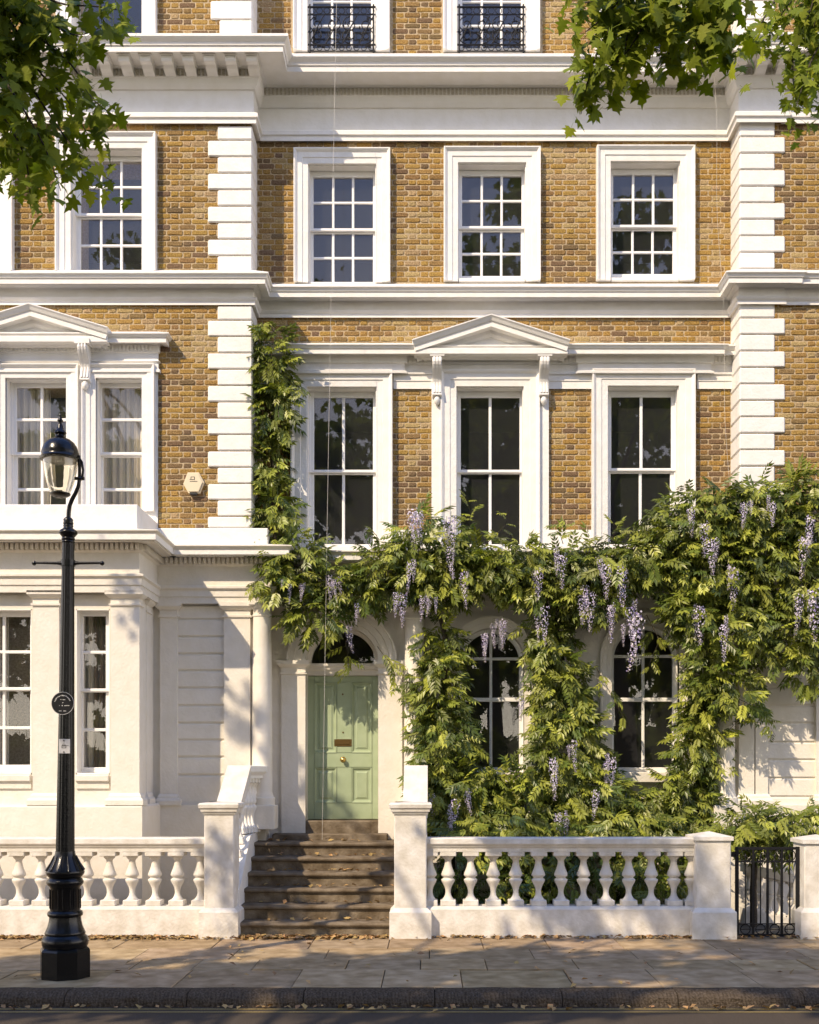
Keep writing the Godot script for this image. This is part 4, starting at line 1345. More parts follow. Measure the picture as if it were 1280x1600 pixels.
func build_steps() -> void:
	var st := thing("front_steps", "worn brown stone steps rising to the green front door", "steps", Vector3(0, 0, 0))
	var xl := X(366, Z_FW + 0.02); var xr := X(620, Z_FW + 0.02)
	var rise := 0.175
	for k in range(1, 7):
		var zf := 2.13 - 0.27 * (k - 1)
		var b := MB.new()
		var y1 := rise * k
		# tread with a rounded nosing, riser below it
		var zback := zf - 0.36 if k < 6 else 0.1
		b.extrude_x(PackedVector2Array([Vector2(zback, y1 - 0.06), Vector2(zback, y1), Vector2(zf + 0.005, y1 - 0.002), Vector2(zf + 0.028, y1 - 0.010), Vector2(zf + 0.036, y1 - 0.028), Vector2(zf + 0.03, y1 - 0.046), Vector2(zf + 0.008, y1 - 0.058), Vector2(zf, y1 - 0.06)]), xl, xr)
		b.box(Vector3(xl, y1 - rise - 0.003, zf - 0.2), Vector3(xr, y1 - 0.0595, zf - 0.004))
		part(st, "step", b, M.stone_step)
	var core := MB.new()
	for k in range(1, 7):
		core.box(Vector3(xl + 0.002, 0.0, 0.05), Vector3(xr - 0.002, rise * k - 0.062, 2.13 - 0.27 * (k - 1) - 0.19))
	part(st, "core", core, M.stone_step)
	# raking side walls: slab, balusters, curb
	for s in [-1, 1]:
		var x := X(357.5, 1.9) if s < 0 else X(649, 1.9)
		var o := thing("stair_parapet", "raking white stucco handrail beside the door steps and the banded wall" if s < 0 else "raking white stucco handrail beside the door steps and the wisteria", "handrail", Vector3(x, 0, 0))
		var w := 0.15
		var yA := 1.585; var yB := 2.06
		var zA := 1.93; var zB := 1.13
		var b := MB.new()
		b.extrude_x(PackedVector2Array([Vector2(zA, yA - 0.17), Vector2(zA, yA), Vector2(zB, yB), Vector2(zB, yB - 0.17)]), -w, w)
		b.extrude_x(PackedVector2Array([Vector2(zA - 0.01, yA - 0.21), Vector2(zA - 0.01, yA - 0.165), Vector2(zB, yB - 0.165), Vector2(zB, yB - 0.21)]), -w * 0.8, w * 0.8)
		part(o, "raking_rail", b, M.old_white)
		b = MB.new()
		b.moulding([Vector2(-w, zB), Vector2(-w, 0.2)].map(func(q): return q) if s > 10 else [Vector2(w - 0.02, zB), Vector2(w + (0.12 if s < 0 else -0.02), 0.55)], [Vector2(-0.28, yB - 0.17), Vector2(-0.03, yB - 0.17), Vector2(-0.03, yB - 0.13), Vector2(0.0, yB - 0.1), Vector2(0.02, yB - 0.08), Vector2(0.02, yB - 0.01), Vector2(-0.01, yB), Vector2(-0.28, yB)], 0, 1)
		part(o, "level_rail", b, M.white)
		b = MB.new()
		b.extrude_x(PackedVector2Array([Vector2(2.0, -0.01), Vector2(2.0, 0.55), Vector2(1.85, 0.62), Vector2(zB, 1.16), Vector2(0.5, 1.18), Vector2(0.5, -0.01)]), -w * 0.95, w * 0.95)
		part(o, "curb", b, M.white)
		var m := baluster(yB - 0.17 - 1.17, 0.07, M.white, 1.175)
		for i in 5:
			put(o, "baluster", m, Transform3D(Basis(), Vector3(0.03 + (0.09 * i / 4.0 if s < 0 else 0.0), 0, zB - 0.05 - i * 0.125)))
		for i in 4:
			var z := zA - 0.1 - i * 0.2
			var yb := lerpf(0.62, 1.16, (1.85 - z) / (1.85 - zB)) - 0.03
			var yt := lerpf(yA, yB, (zA - z) / (zA - zB)) - 0.2
			put(o, "baluster", baluster(yt - yb, 0.07, M.white, yb), Transform3D(Basis(), Vector3(0.02, 0, z)))

func ring(b: MB, c: Vector3, r: float, t: float) -> void:
	var pts := []
	for i in 21: pts.append(c + Vector3(cos(TAU * i / 20), sin(TAU * i / 20), 0) * r)
	b.tube(pts, [t], 6)

func build_gate() -> void:
	var z := 2.08
	var g := thing("iron_gate", "black wrought iron garden gate with rows of rings between stucco piers", "gate", Vector3.ZERO)
	for x in [1151.5, 1246.5]:
		var b := MB.new()
		b.cbox(Vector3(X(x, z) - 0.02, 0.02, z - 0.02), Vector3(X(x, z) + 0.02, Y(1323, z), z + 0.02), 0.004)
		part(g, "stile", b, M.rail)
	for y in [[1325.5, 0.016], [1346.5, 0.008], [1443.5, 0.006], [1461.5, 0.018]]:
		var b := MB.new()
		b.box(Vector3(X(1151.5, z) + 0.018, Y(y[0], z) - y[1], z - 0.014), Vector3(X(1246.5, z) - 0.018, Y(y[0], z) + y[1], z + 0.014))
		part(g, "rail", b, M.rail)
	for x in [[1177, 0.013], [1199.4, 0.013], [1221.6, 0.013]]:
		var b := MB.new()
		b.box(Vector3(X(x[0], z) - x[1], Y(1461, z), z - 0.0125), Vector3(X(x[0], z) + x[1], Y(1326, z), z + 0.0125))
		part(g, "bar", b, M.rail)
	for x in [1164.8, 1188.5, 1210.5, 1234]:
		var b := MB.new()
		b.tube([Vector3(X(x, z), Y(1443, z), z), Vector3(X(x, z), Y(1337, z), z)], [0.0085], 8)
		b.lathe([Vector2(0.0, 0.035), Vector2(0.014, 0.012), Vector2(0.016, 0.0), Vector2(0.007, -0.02), Vector2(0.0, -0.022)], Vector3(X(x, z), Y(1338, z), z), 8)
		part(g, "spindle", b, M.rail)
		b = MB.new()
		ring(b, Vector3(X(x, z), Y(1336.5, z), z), 0.068, 0.006)
		part(g, "ring", b, M.rail)
		b = MB.new()
		ring(b, Vector3(X(x, z), Y(1452, z), z), 0.058, 0.007)
		b.box(Vector3(X(x, z) - 0.06, Y(1452, z) - 0.005, z - 0.005), Vector3(X(x, z) + 0.06, Y(1452, z) + 0.005, z + 0.005))
		part(g, "ring", b, M.rail)
	for y in [1338, 1448]:
		var b := MB.new()
		b.box(Vector3(X(1246.5, z), Y(y, z) - 0.03, z - 0.02), Vector3(X(1259, z), Y(y, z) + 0.03, z + 0.015))
		part(g, "hinge", b, M.rail)
	var lb := MB.new()
	lb.box(Vector3(X(1143, z), Y(1335, z) - 0.03, z - 0.02), Vector3(X(1150, z), Y(1335, z) + 0.03, z + 0.015))
	part(g, "latch", lb, M.rail)
	# low balustrade of the next steps seen through the gate
	var o := thing("side_balustrade", "dappled white stair balustrade seen through the iron gate", "balustrade", Vector3.ZERO)
	var za := 0.95
	var xa := X(1160, za); var xb := X(1262, za)
	var b3 := MB.new()
	b3.extrude_z(PackedVector2Array([Vector2(xa, Y(1348, za)), Vector2(xa, Y(1362, za)), Vector2(xb, Y(1384, za)), Vector2(xb, Y(1370, za))]), za - 0.1, za + 0.1)
	part(o, "raking_rail", b3, M.old_white)
	b3 = MB.new()
	b3.extrude_z(PackedVector2Array([Vector2(xa, -0.02), Vector2(xb, -0.02), Vector2(xb, Y(1440, za)), Vector2(xa, Y(1418, za))]), za - 0.1, za + 0.1)
	part(o, "curb", b3, M.old_white)
	for i in 6:
		var px := 1170.0 + i * 16.5
		var t := (px - 1160.0) / 102.0
		var y0 := Y(1418 + 22 * t, za) - 0.02; var y1 := Y(1362 + 22 * t, za) + 0.02
		put(o, "baluster", baluster(y1 - y0, 0.062, M.old_white, y0), Transform3D(Basis(), Vector3(X(px, za), 0, za)))

# ============================== street lamp ==============================
func build_lamp() -> void:
	var z := 4.7
	var px := F / (CZ - z)
	var cx := X(102, z)
	var o := thing("street_lamp", "black cast iron street lamp with glass globe lantern and ladder bar", "street lamp", Vector3(cx, 0, z))
	var yy := func(p: float) -> float: return Y(p, z)
	var b := MB.new()
	# eight-sided foot
	var pr := []
	for q in [[37.5, 1533], [37.5, 1484], [36, 1481], [33, 1479]]: pr.append(Vector2(q[0] / px * 1.04, maxf(-0.01, yy.call(q[1]))))
	b.lathe(pr, Vector3.ZERO, 8, false)
	part(o, "foot", b, M.iron)
	b = MB.new()
	pr = []
	for q in [[33, 1479.5], [35, 1475], [35.5, 1469], [34, 1464], [30, 1460], [31, 1457], [29.5, 1454], [26.5, 1447], [24.5, 1438], [24, 1432], [26.5, 1430], [27, 1427], [26, 1424], [23, 1422], [23, 1386], [24.5, 1384], [27.5, 1381], [28, 1377], [26, 1373], [24, 1371], [28.5, 1366], [29.5, 1362], [28, 1359], [22, 1349], [18, 1341], [15.5, 1334], [15, 1330]]:
		pr.append(Vector2(q[0] / px, yy.call(q[1])))
	b.lathe(pr, Vector3.ZERO, 28, true, 0.6)
	# raised panels round the pedestal, leaves round the flare
	for i in 8:
		var a := TAU * (i + 0.5) / 8
		var d := Vector3(cos(a), 0, sin(a)); var t := Vector3(-sin(a), 0, cos(a))
		for e in [-1.0, 1.0]:
			b.tube([d * 0.140 + t * 0.035 * e + Vector3.UP * yy.call(1419), d * 0.140 + t * 0.035 * e + Vector3.UP * yy.call(1389)], [0.006], 6)
	for i in 12:
		var a := TAU * i / 12
		var d := Vector3(cos(a), 0, sin(a))
		b.tube([d * 0.178 + Vector3.UP * yy.call(1360), d * 0.137 + Vector3.UP * yy.call(1349), d * 0.104 + Vector3.UP * yy.call(1337)], [0.016, 0.012, 0.006], 6)
	part(o, "pedestal", b, M.iron)
	# fluted shaft
	b = MB.new()
	var n := 40
	var rings := []
	for s in 14:
		var t := s / 13.0
		var r := lerpf(14.2, 9.0, t) / px
		var ring_pts := []
		for j in n: 
			var a := TAU * j / n
			ring_pts.append(Vector3(cos(a), 0, sin(a)) * r * (1.0 - (0.05 if j % 4 == 0 else 0.0)) + Vector3(0.03 * t, 0, 0) + Vector3.UP * lerpf(yy.call(1332), yy.call(848), t))
		rings.append(ring_pts)
	for s in 13:
		for j in n:
			var k := (j + 1) % n
			b.quad(rings[s][j], rings[s][k], rings[s + 1][k], rings[s + 1][j], rings[s][j] + rings[s][k] - Vector3(0.06 * s / 13.0, rings[s][j].y * 2, 0))
	part(o, "shaft", b, M.iron)
	b = MB.new()
	pr = []
	for q in [[9, 849], [10.2, 848], [10.2, 846], [9, 845], [10.2, 843], [10.2, 841], [9, 840], [10.5, 838], [13.8, 834], [14.2, 831.5], [12, 828.5], [8, 826], [7, 824], [8, 822], [7, 820], [8, 818], [7, 815], [7.6, 812], [5, 809], [3, 808]]: pr.append(Vector2(q[0] / px, yy.call(q[1])))
	b.lathe(pr, Vector3(0.03, 0, 0), 20, true, 0.6)
	part(o, "collar", b, M.iron)
	# ladder bar
	b = MB.new()
	var yl: float = yy.call(880)
	b.lathe([Vector2(0.06, yl - 0.03), Vector2(0.068, yl - 0.03), Vector2(0.068, yl + 0.03), Vector2(0.06, yl + 0.03)], Vector3(0.028, 0, 0), 20)
	for s in [-1.0, 1.0]:
		b.tube([Vector3(0.028 + s * 0.06, yl, 0), Vector3(0.028 + s * 0.11, yl, 0), Vector3(0.028 + s * 0.32, yl + 0.003, 0)], [0.022, 0.014, 0.011], 10)
		b.lathe([Vector2(0.0, -0.024), Vector2(0.017, -0.017), Vector2(0.024, 0.0), Vector2(0.017, 0.017), Vector2(0.0, 0.024)], Vector3(0.028 + s * 0.33, yl, 0), 12)
	part(o, "ladder_bar", b, M.iron)
	# swan neck
	b = MB.new()
	var pts := []
	for q in [[107.0, 812], [107.6, 800], [109, 790], [112.5, 781], [118, 771], [122.5, 760], [124.5, 747], [124.4, 730], [123.5, 712]]:
		pts.append(P(q[0], q[1], z) - Vector3(cx, 0, z))
	b.tube(pts, [0.021, 0.021, 0.02, 0.02, 0.019, 0.018, 0.017, 0.016, 0.015], 10)
	b.tube([P(128.5, 750, z) - Vector3(cx, 0, z), P(130, 735, z) - Vector3(cx, 0, z), P(128, 722, z) - Vector3(cx, 0, z), P(124, 716, z) - Vector3(cx, 0, z)], [0.012], 8)
	b.lathe([Vector2(0.03, -0.012), Vector2(0.036, 0.0), Vector2(0.03, 0.012)], P(124.3, 748, z) - Vector3(cx, 0, z), 12)
	b.box(P(117, 749, z) - Vector3(cx, 0.006, z + 0.012), P(132, 746.5, z) - Vector3(cx, -0.006, z - 0.012))
	part(o, "swan_neck", b, M.iron)
	# lantern
	var lx := X(94.2, z) - cx
	b = MB.new()
	pr = []
	for q in [[26, 719], [30.5, 719], [31, 716.5], [28.5, 714.5], [28, 711], [28.5, 708], [27.5, 705], [26.8, 702], [25, 697], [21.5, 692], [16, 687.5], [9, 684.5], [7, 682], [6.5, 680], [9.5, 677], [9, 675], [5.5, 672], [5.0, 668], [4.0, 665], [2.8, 661], [4.2, 658.5], [4.4, 656.5], [2.2, 653.5], [1.6, 651], [2.2, 649.5], [0.8, 646], [0.0, 644.5]]: pr.append(Vector2(q[0] / px, yy.call(q[1])))
	b.lathe(pr, Vector3(lx, 0, 0), 32, true, 0.55)
	var hood := part(o, "lantern_hood", b, M.iron)
	b = MB.new()
	b.lathe([Vector2(0.0, yy.call(712)), Vector2(0.10, yy.call(713)), Vector2(0.158, yy.call(718.5)), Vector2(0.16, yy.call(719.5))], Vector3(lx, 0, 0), 28)
	b.lathe([Vector2(0.0, yy.call(722)), Vector2(0.03, yy.call(721)), Vector2(0.03, yy.call(714))], Vector3(lx, 0, 0), 12)
	part(hood, "reflector", b, M.white)
	b = MB.new()
	pr = []
	for q in [[26.2, 718], [26.2, 724], [25.3, 733], [23.3, 744], [20.5, 755], [17.5, 764], [15.5, 769], [14.8, 772]]: pr.append(Vector2(q[0] / px, yy.call(q[1])))
	pr.reverse()
	for i in range(7, -1, -1): pr.append(pr[i] - Vector2(0.007, 0.0))
	b.lathe(pr, Vector3(lx, 0, 0), 40)
	part(o, "globe", b, M.bowl)
	b = MB.new()
	pr = []
	for q in [[0.0, 778], [6, 777.5], [12, 775.5], [15.5, 773], [15.8, 771], [13, 770], [0.0, 769.5]]: pr.append(Vector2(q[0] / px, yy.call(q[1])))
	b.lathe(pr, Vector3(lx, 0, 0), 24)
	part(o, "globe_foot", b, M.iron)
	# round sign and small notice fixed to the post
	var rs := thing("round_sign", "round black disc with worn silver lettering fixed to the lamp post", "sign", P(98.3, 1099, z + 0.09))
	b = MB.new()
	var R := 18.0 / F * (CZ - z - 0.09)
	b.lathe([Vector2(0.0, -0.006), Vector2(R, -0.006), Vector2(R, 0.004), Vector2(R - 0.004, 0.006), Vector2(0.0, 0.006)], Vector3.ZERO, 36, false)
	var disc := put(rs, "disc", b.mesh(M.rail), Transform3D(Basis(Vector3.RIGHT, PI / 2), Vector3.ZERO))
	b = MB.new()
	b.lathe([Vector2(R - 0.005, 0.0062), Vector2(R - 0.005, 0.0075), Vector2(R - 0.0015, 0.0075), Vector2(R - 0.0015, 0.004)], Vector3.ZERO, 36, false)
	part(disc, "rim", b, M.silver)
	b = MB.new()
	var mr := RandomNumberGenerator.new(); mr.seed = 5
	for i in 15:
		var a := lerpf(0.12, 0.92, i / 14.0) * PI
		var q := Vector3(cos(a), sin(a), 0) * R * 0.68
		b.box(q + Vector3(-0.004, -mr.randf_range(0.002, 0.007), 0.0063), q + Vector3(mr.randf_range(0.002, 0.006), mr.randf_range(0.002, 0.007), 0.008))
	for row in [[0.32, 0.35], [0.05, 0.12], [-0.2, 0.85], [-0.66, 0.45]]:
		var xx: float = -row[1] * R * 0.7
		while xx < row[1] * R * 0.7:
			var w := mr.randf_range(0.003, 0.009)
			if mr.randf() < 0.75: b.box(Vector3(xx, row[0] * R - mr.randf_range(0.002, 0.005), 0.0063), Vector3(xx + w, row[0] * R + mr.randf_range(0.002, 0.005), 0.008))
			xx += w + 0.003
	part(rs, "lettering", b, M.silver)
	b = MB.new()
	b.box(Vector3(-0.02, -0.02, -0.05), Vector3(0.04, 0.02, -0.006))
	part(rs, "bracket", b, M.rail)
	var nt := thing("notice_plate", "small pale grey notice plate with padlock mark on the lamp post", "notice", P(101, 1166, z + 0.085))
	b = MB.new()
	var hw := 8.6 / F * (CZ - z); var hh := 11.2 / F * (CZ - z)
	b.cbox(Vector3(-hw, -hh, -0.004), Vector3(hw, hh, 0.003), 0.001)
	part(nt, "plate", b, M.plate)
	b = MB.new()
	b.box(Vector3(-0.026, -0.018, 0.0032), Vector3(0.016, -0.013, 0.0045))
	b.box(Vector3(-0.026, 0.004, 0.0032), Vector3(0.016, 0.009, 0.0045))
	b.box(Vector3(-0.027, -0.014, 0.0032), Vector3(-0.021, 0.006, 0.0045))
	b.box(Vector3(0.011, -0.014, 0.0032), Vector3(0.017, 0.006, 0.0045))
	ring(b, Vector3(-0.005, 0.012, 0.004), 0.012, 0.002)
	b.box(Vector3(0.017, 0.004, 0.0032), Vector3(0.042, 0.008, 0.0045))
	part(nt, "mark", b, M.dark)
	for s in [-1.0, 1.0]:
		b = MB.new()
		b.lathe([Vector2(0.0, 0.007), Vector2(0.006, 0.006), Vector2(0.007, 0.0)], Vector3.ZERO, 10)
		put(nt, "screw", b.mesh(M.dark), Transform3D(Basis(Vector3.RIGHT, PI / 2), Vector3(-0.006, s * hh * 0.8, 0.003)))

# ============================== small things ==============================
func curtain(label: String, x0: float, x1: float, y0: float, y1: float, z: float, m: Material, waves: float) -> void:
	var o := thing("curtain", label, "curtain", Vector3(x0, y0, z), "curtains in the bay house")
	var b := MB.new()
	var n := 40
	var w := x1 - x0
	var prev := Vector3.ZERO
	for i in n + 1:
		var t := float(i) / n
		var p := Vector3(w * t, 0, 0.03 * sin(t * waves * TAU) + 0.012 * sin(t * waves * 2.7 * TAU))
		if i > 0:
			b.quad(prev, prev + Vector3.UP * (y1 - y0), p + Vector3.UP * (y1 - y0), p, Vector3.BACK)
		prev = p
	part(o, "cloth", b, m)
	b = MB.new()
	b.tube([Vector3(-0.05, y1 - y0 + 0.02, 0), Vector3(w + 0.05, y1 - y0 + 0.02, 0)], [0.012], 8)
	part(o, "pole", b, M.paint)

func spiral(b: MB, c: Vector3, r: float, turns: float, dirn: float, t: float, a0: float) -> void:
	var pts := []
	for i in 19:
		var k := i / 18.0
		var a := a0 + dirn * turns * TAU * k
		pts.append(c + Vector3(cos(a), sin(a), 0.02 * sin(k * 3.0)) * r * (1.0 - 0.8 * k))
	b.tube(pts, [t], 5)

func build_small_things() -> void:
	# alarm box
	var z := Z_WING
	var al := thing("alarm_box", "cream hexagonal burglar alarm box on the brick wall beside the quoins", "alarm box", P(304, 757, z))
	var poly := PackedVector2Array()
	for q in [[-9, 17], [8, 17], [16, 2], [9, -15], [-8, -15], [-16, -1]]: poly.append(Vector2(q[0], q[1]) / 115.0)
	var b := MB.new()
	b.extrude_z(poly, -0.005, 0.06)
	var inner := PackedVector2Array()
	for q in poly: inner.append(q * 0.86)
	b.extrude_z(inner, 0.05, 0.075)
	part(al, "case", b, M.alarm)
	b = MB.new()
	b.cbox(Vector3(-0.055, -0.155, 0.01), Vector3(0.05, -0.118, 0.07), 0.012)
	part(al, "strobe", b, M.dark)
	b = MB.new()
	for e in [[-0.05, 0.045, 0.02, 0.052], [-0.035, 0.052, -0.028, 0.085], [-0.028, 0.08, 0.02, 0.086], [0.012, 0.052, 0.02, 0.08], [-0.045, 0.02, 0.055, 0.027]]:
		b.box(Vector3(e[0], e[1], 0.0752), Vector3(e[2], e[3], 0.0775))
	part(al, "printed_mark", b, M.dark)
	# curtains
	var zc := Z_WING - 0.32
	curtain("pale blue grey curtain behind the wider window over the bay", X(20, zc), X(75, zc), Y(815, zc), Y(588, zc), zc - 0.12, M.curtain, 5.0)
	curtain("long pale curtain behind the narrow window over the bay", X(160, zc), X(228, zc), Y(815, zc), Y(588, zc), zc - 0.12, M.curtain, 6.0)
	zc = Z_BAY - 0.5
	curtain("cream curtain gathered at the broad ground floor bay window", X(-50, zc), X(14, zc), Y(1215, zc), Y(955, zc), zc, M.curtain, 7.0)
	curtain("cream curtain edge in the narrow ground floor bay window", X(118, zc), X(147, zc), Y(1215, zc), Y(955, zc), zc, M.curtain, 3.0)
	curtain("brown inner curtain in the narrow ground floor bay window", X(146, zc), X(162, zc), Y(1215, zc), Y(955, zc), zc - 0.06, M.curtain_brown, 2.0)
	# iron window guards on the top floor
	var k := 0
	var spots := [[481.0, 587.0, "black scrolled iron window guard crossed by the hanging cable"], [714.5, 821.0, "black scrolled iron window guard on the top window above the pediment"], [952.0, 1060.0, "black scrolled iron window guard half hidden by tree leaves"]]
	for s in spots:
		var zg := 0.06
		var xa := X(s[0] + 1, zg); var xb := X(s[1] - 1, zg)
		var g := thing("window_guard", s[2], "window guard", Vector3(xa, Y(82, zg), zg), "iron guards on the top windows")
		var w := xb - xa
		var yof := func(p: float) -> float: return Y(p, zg) - Y(82, zg)
		for r in [[11.0, 0.013], [23.0, 0.009], [70.0, 0.012], [80.0, 0.009]]:
			b = MB.new()
			b.tube([Vector3(-0.01, yof.call(r[0]), 0), Vector3(w + 0.01, yof.call(r[0]), 0)], [r[1]], 8)
			part(g, "rail", b, M.rail)
		for i in 2:
			b = MB.new()
			b.tube([Vector3(0.02 + i * (w - 0.04), 0.0, 0), Vector3(0.02 + i * (w - 0.04), yof.call(7), 0)], [0.012], 8)
			part(g, "post", b, M.rail)
		var yc: float = yof.call(46.5)
		for i in 4:
			var cx := w * (i + 0.5) / 4
			b = MB.new()
			spiral(b, Vector3(cx, yc + 0.07, 0), 0.115, 1.4, 1.0 if i % 2 == 0 else -1.0, 0.008, PI / 2)
			spiral(b, Vector3(cx, yc - 0.08, 0), 0.115, 1.4, -1.0 if i % 2 == 0 else 1.0, 0.008, -PI / 2)
			b.tube([Vector3(cx - 0.1, yc - 0.19, 0), Vector3(cx - 0.02, yc - 0.05, 0.02), Vector3(cx + 0.03, yc + 0.06, 0.02), Vector3(cx + 0.1, yc + 0.2, 0)], [0.008], 6)
			for q in 5:
				var a := rng.randf() * TAU
				var cc := Vector3(cx + cos(a) * 0.09, yc + sin(a) * 0.13, 0.015)
				b.tube([cc, cc + Vector3(rng.randf_range(-0.05, 0.05), rng.randf_range(-0.05, 0.05), 0.015)], [0.014, 0.003], 5)
			part(g, "scroll", b, M.rail)
		for i in 9:
			b = MB.new()
			ring(b, Vector3(w * (i + 0.5) / 9, yof.call(17), 0), 0.042, 0.005)
			part(g, "ring", b, M.rail)
			b = MB.new()
			ring(b, Vector3(w * (i + 0.5) / 9, yof.call(75), 0), 0.035, 0.005)
			part(g, "ring", b, M.rail)
		k += 1
	# cables
	var cb := thing("hanging_cable", "thin pale cable hanging down the facade past the green door", "cable", Vector3.ZERO)
	b = MB.new()
	var pts := []
	for i in 15:
		var t := i / 14.0
		var zz := lerpf(0.62, 0.85, t)
		pts.append(P(lerpf(527.5, 503.5, pow(t, 0.9)), lerpf(-60, 1312, t), zz))
	b.tube(pts, [0.0022], 6)
	part(cb, "strand", b, M.wire)
	cb = thing("wall_cable", "thin slack wire running down the bricks beside the quoins into the wisteria", "cable", Vector3.ZERO)
	b = MB.new()
	pts = []
	for i in 22:
		var t := i / 21.0
		pts.append(P(lerpf(1114, 1147, t) + 2.5 * sin(t * 17.0), lerpf(95, 960, t), 0.58 + 0.03 * sin(t * 9.0)))
	b.tube(pts, [0.0018], 5)
	part(cb, "strand", b, M.wire)
	# fallen leaves
	var leaf := MB.new()
	leaf.col = Color(1, 1, 1)
	for s in [-1.0, 1.0]:
		leaf.flat_tri(Vector3(0, 0, 0.03), Vector3(s * 0.02, 0.008, 0.0), Vector3(0, 0.002, 0), Vector3.UP)
		leaf.flat_tri(Vector3(0, 0.004, -0.03), Vector3(s * 0.02, 0.008, 0.0), Vector3(0, 0.002, 0), Vector3.UP)
	var lm := leaf.mesh(M.litter)
	var xfs := []; var cols := []
	for i in 2000:
		var p := Vector3.ZERO
		var t := rng.randf()
		if t < 0.42: p = Vector3(rng.randf_range(-5.6, -1.0), 0.006, Z_FW + absf(rng.randfn(0.03, 0.09)))
		elif t < 0.57: p = Vector3(rng.randf_range(-2.3, -0.4), 0.008, Z_FW + absf(rng.randfn(0.0, 0.07)))
		elif t < 0.74: p = Vector3(rng.randf_range(-0.2, 5.0), 0.006, Z_FW + absf(rng.randfn(0.02, 0.05)))
		elif t < 0.82:
			var q := rng.randi_range(1, 6)
			p = Vector3(rng.randf_range(-2.2, -0.45), 0.175 * q + 0.006, 2.13 - 0.27 * (q - 1) - rng.randf_range(0.12, 0.25))
			if q == 6: p.z = rng.randf_range(0.2, 0.75)
		elif t < 0.9: p = Vector3(rng.randf_range(-5, 5), -0.112, 5.62 + absf(rng.randfn(0, 0.06)))
		else:
			p = Vector3(rng.randf_range(-5, 5), 0.006, rng.randf_range(2.3, 5.25))
			if rng.randf() < 0.6: p = Vector3(rng.randf_range(-5.4, -2.6), 0.008, Z_FW + absf(rng.randfn(0.03, 0.08)))
		xfs.append(Transform3D(Basis.from_euler(Vector3(rng.randf_range(-0.5, 0.5), rng.randf() * TAU, rng.randf_range(-0.5, 0.5))).scaled(Vector3.ONE * rng.randf_range(0.6, 1.7)), p + Vector3(0, rng.randf_range(0.0, 0.02), 0)))
		var k2 := rng.randf_range(0.5, 1.2)
		cols.append(Color(0.36 * k2, 0.23 * k2 * rng.randf_range(0.85, 1.1), 0.085 * k2))
	var lit := scatter(self, "fallen_leaves", lm, xfs, cols)
	tag(lit, "dry brown leaves lying along the foot of the garden walls", "leaves")

# ============================== plants ==============================
func vine_leaf_mesh(sd: int, pairs: int, size: float) -> ArrayMesh:
	var r := RandomNumberGenerator.new(); r.seed = sd
	var b := MB.new()
	var at := []
	for i in pairs:
		for s in [-1.0, 1.0]: at.append([0.22 + 0.6 * i / (pairs - 1), s])
	at.append([0.86, 0.0])
	for q in at:
		var t: float = q[0]
		var base := Vector3(t, -0.22 * t * t, 0) * size
		var dirv := Vector3(0.75 if q[1] != 0.0 else 1.0, -0.28 - r.randf() * 0.3, q[1] * 0.8).normalized()
		var l := size * r.randf_range(0.36, 0.46) * (1.0 - 0.25 * absf(t - 0.5))
		var w := l * r.randf_range(0.17, 0.21)
		var sd2 := dirv.cross(Vector3.UP).normalized()
		var up := sd2.cross(dirv).normalized()
		var k := r.randf_range(0.85, 1.12)
		b.col = Color(k, k, k)
		var c := base + dirv * l * 0.42 - up * l * 0.06
		var tip := base + dirv * l - up * l * 0.12
		var lft := base + dirv * l * 0.4 - sd2 * w + up * l * 0.02
		var rgt := base + dirv * l * 0.4 + sd2 * w + up * l * 0.02
		for f in [[base, lft, c], [base, c, rgt], [lft, tip, c], [c, tip, rgt]]: b.flat_tri(f[0], f[1], f[2], up)
	b.col = Color(0.8, 0.7, 0.5)
	b.quad(Vector3(0, 0, -0.002), Vector3(0, 0, 0.002), Vector3(0.86, -0.163, 0.001) * Vector3(size, size, 1), Vector3(0.86, -0.163, -0.001) * Vector3(size, size, 1), Vector3.UP)
	return b.mesh(M.vine_leaf)

func leaf_frame(dirv: Vector3, nrm: Vector3, s: float) -> Basis:
	var x := dirv.normalized()
	var z := x.cross(nrm).normalized()
	var y := z.cross(x)
	return Basis(x * s, y * s, z * s)

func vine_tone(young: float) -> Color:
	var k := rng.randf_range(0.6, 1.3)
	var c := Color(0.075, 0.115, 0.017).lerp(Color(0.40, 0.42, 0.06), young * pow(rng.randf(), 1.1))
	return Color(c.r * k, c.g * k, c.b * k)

# fills blobs [cx, cy, rx, ry, z0, z1, count] (pixels) with compound leaves; returns [transforms, tones, variants, closeness]
func vine_fill(blobs: Array, out: Array, size := 1.0) -> void:
	for q in blobs:
		for i in int(q[6] * 0.86):
			var a := rng.randf() * TAU
			var rr := pow(rng.randf(), 0.42)
			var e := Vector2(cos(a), sin(a)) * rr
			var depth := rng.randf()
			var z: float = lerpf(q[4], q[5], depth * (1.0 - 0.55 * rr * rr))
			var p := P(q[0] + e.x * q[2], q[1] + e.y * q[3], z)
			var dirv := Vector3(e.x * 0.7 + rng.randfn(0, 0.5), -0.35 - e.y * 0.35 + rng.randfn(0, 0.4), 0.45 + rng.randfn(0, 0.35)).normalized()
			var nrm := Vector3(rng.randfn(-0.15, 0.3), 0.75, 0.55 + rng.randfn(0, 0.3)).normalized()
			var s := size * rng.randf_range(0.7, 1.2)
			out.append([Transform3D(leaf_frame(dirv, nrm, s), p), vine_tone(0.9 if depth > 0.55 else 0.4), depth + rng.randf() * 0.2])

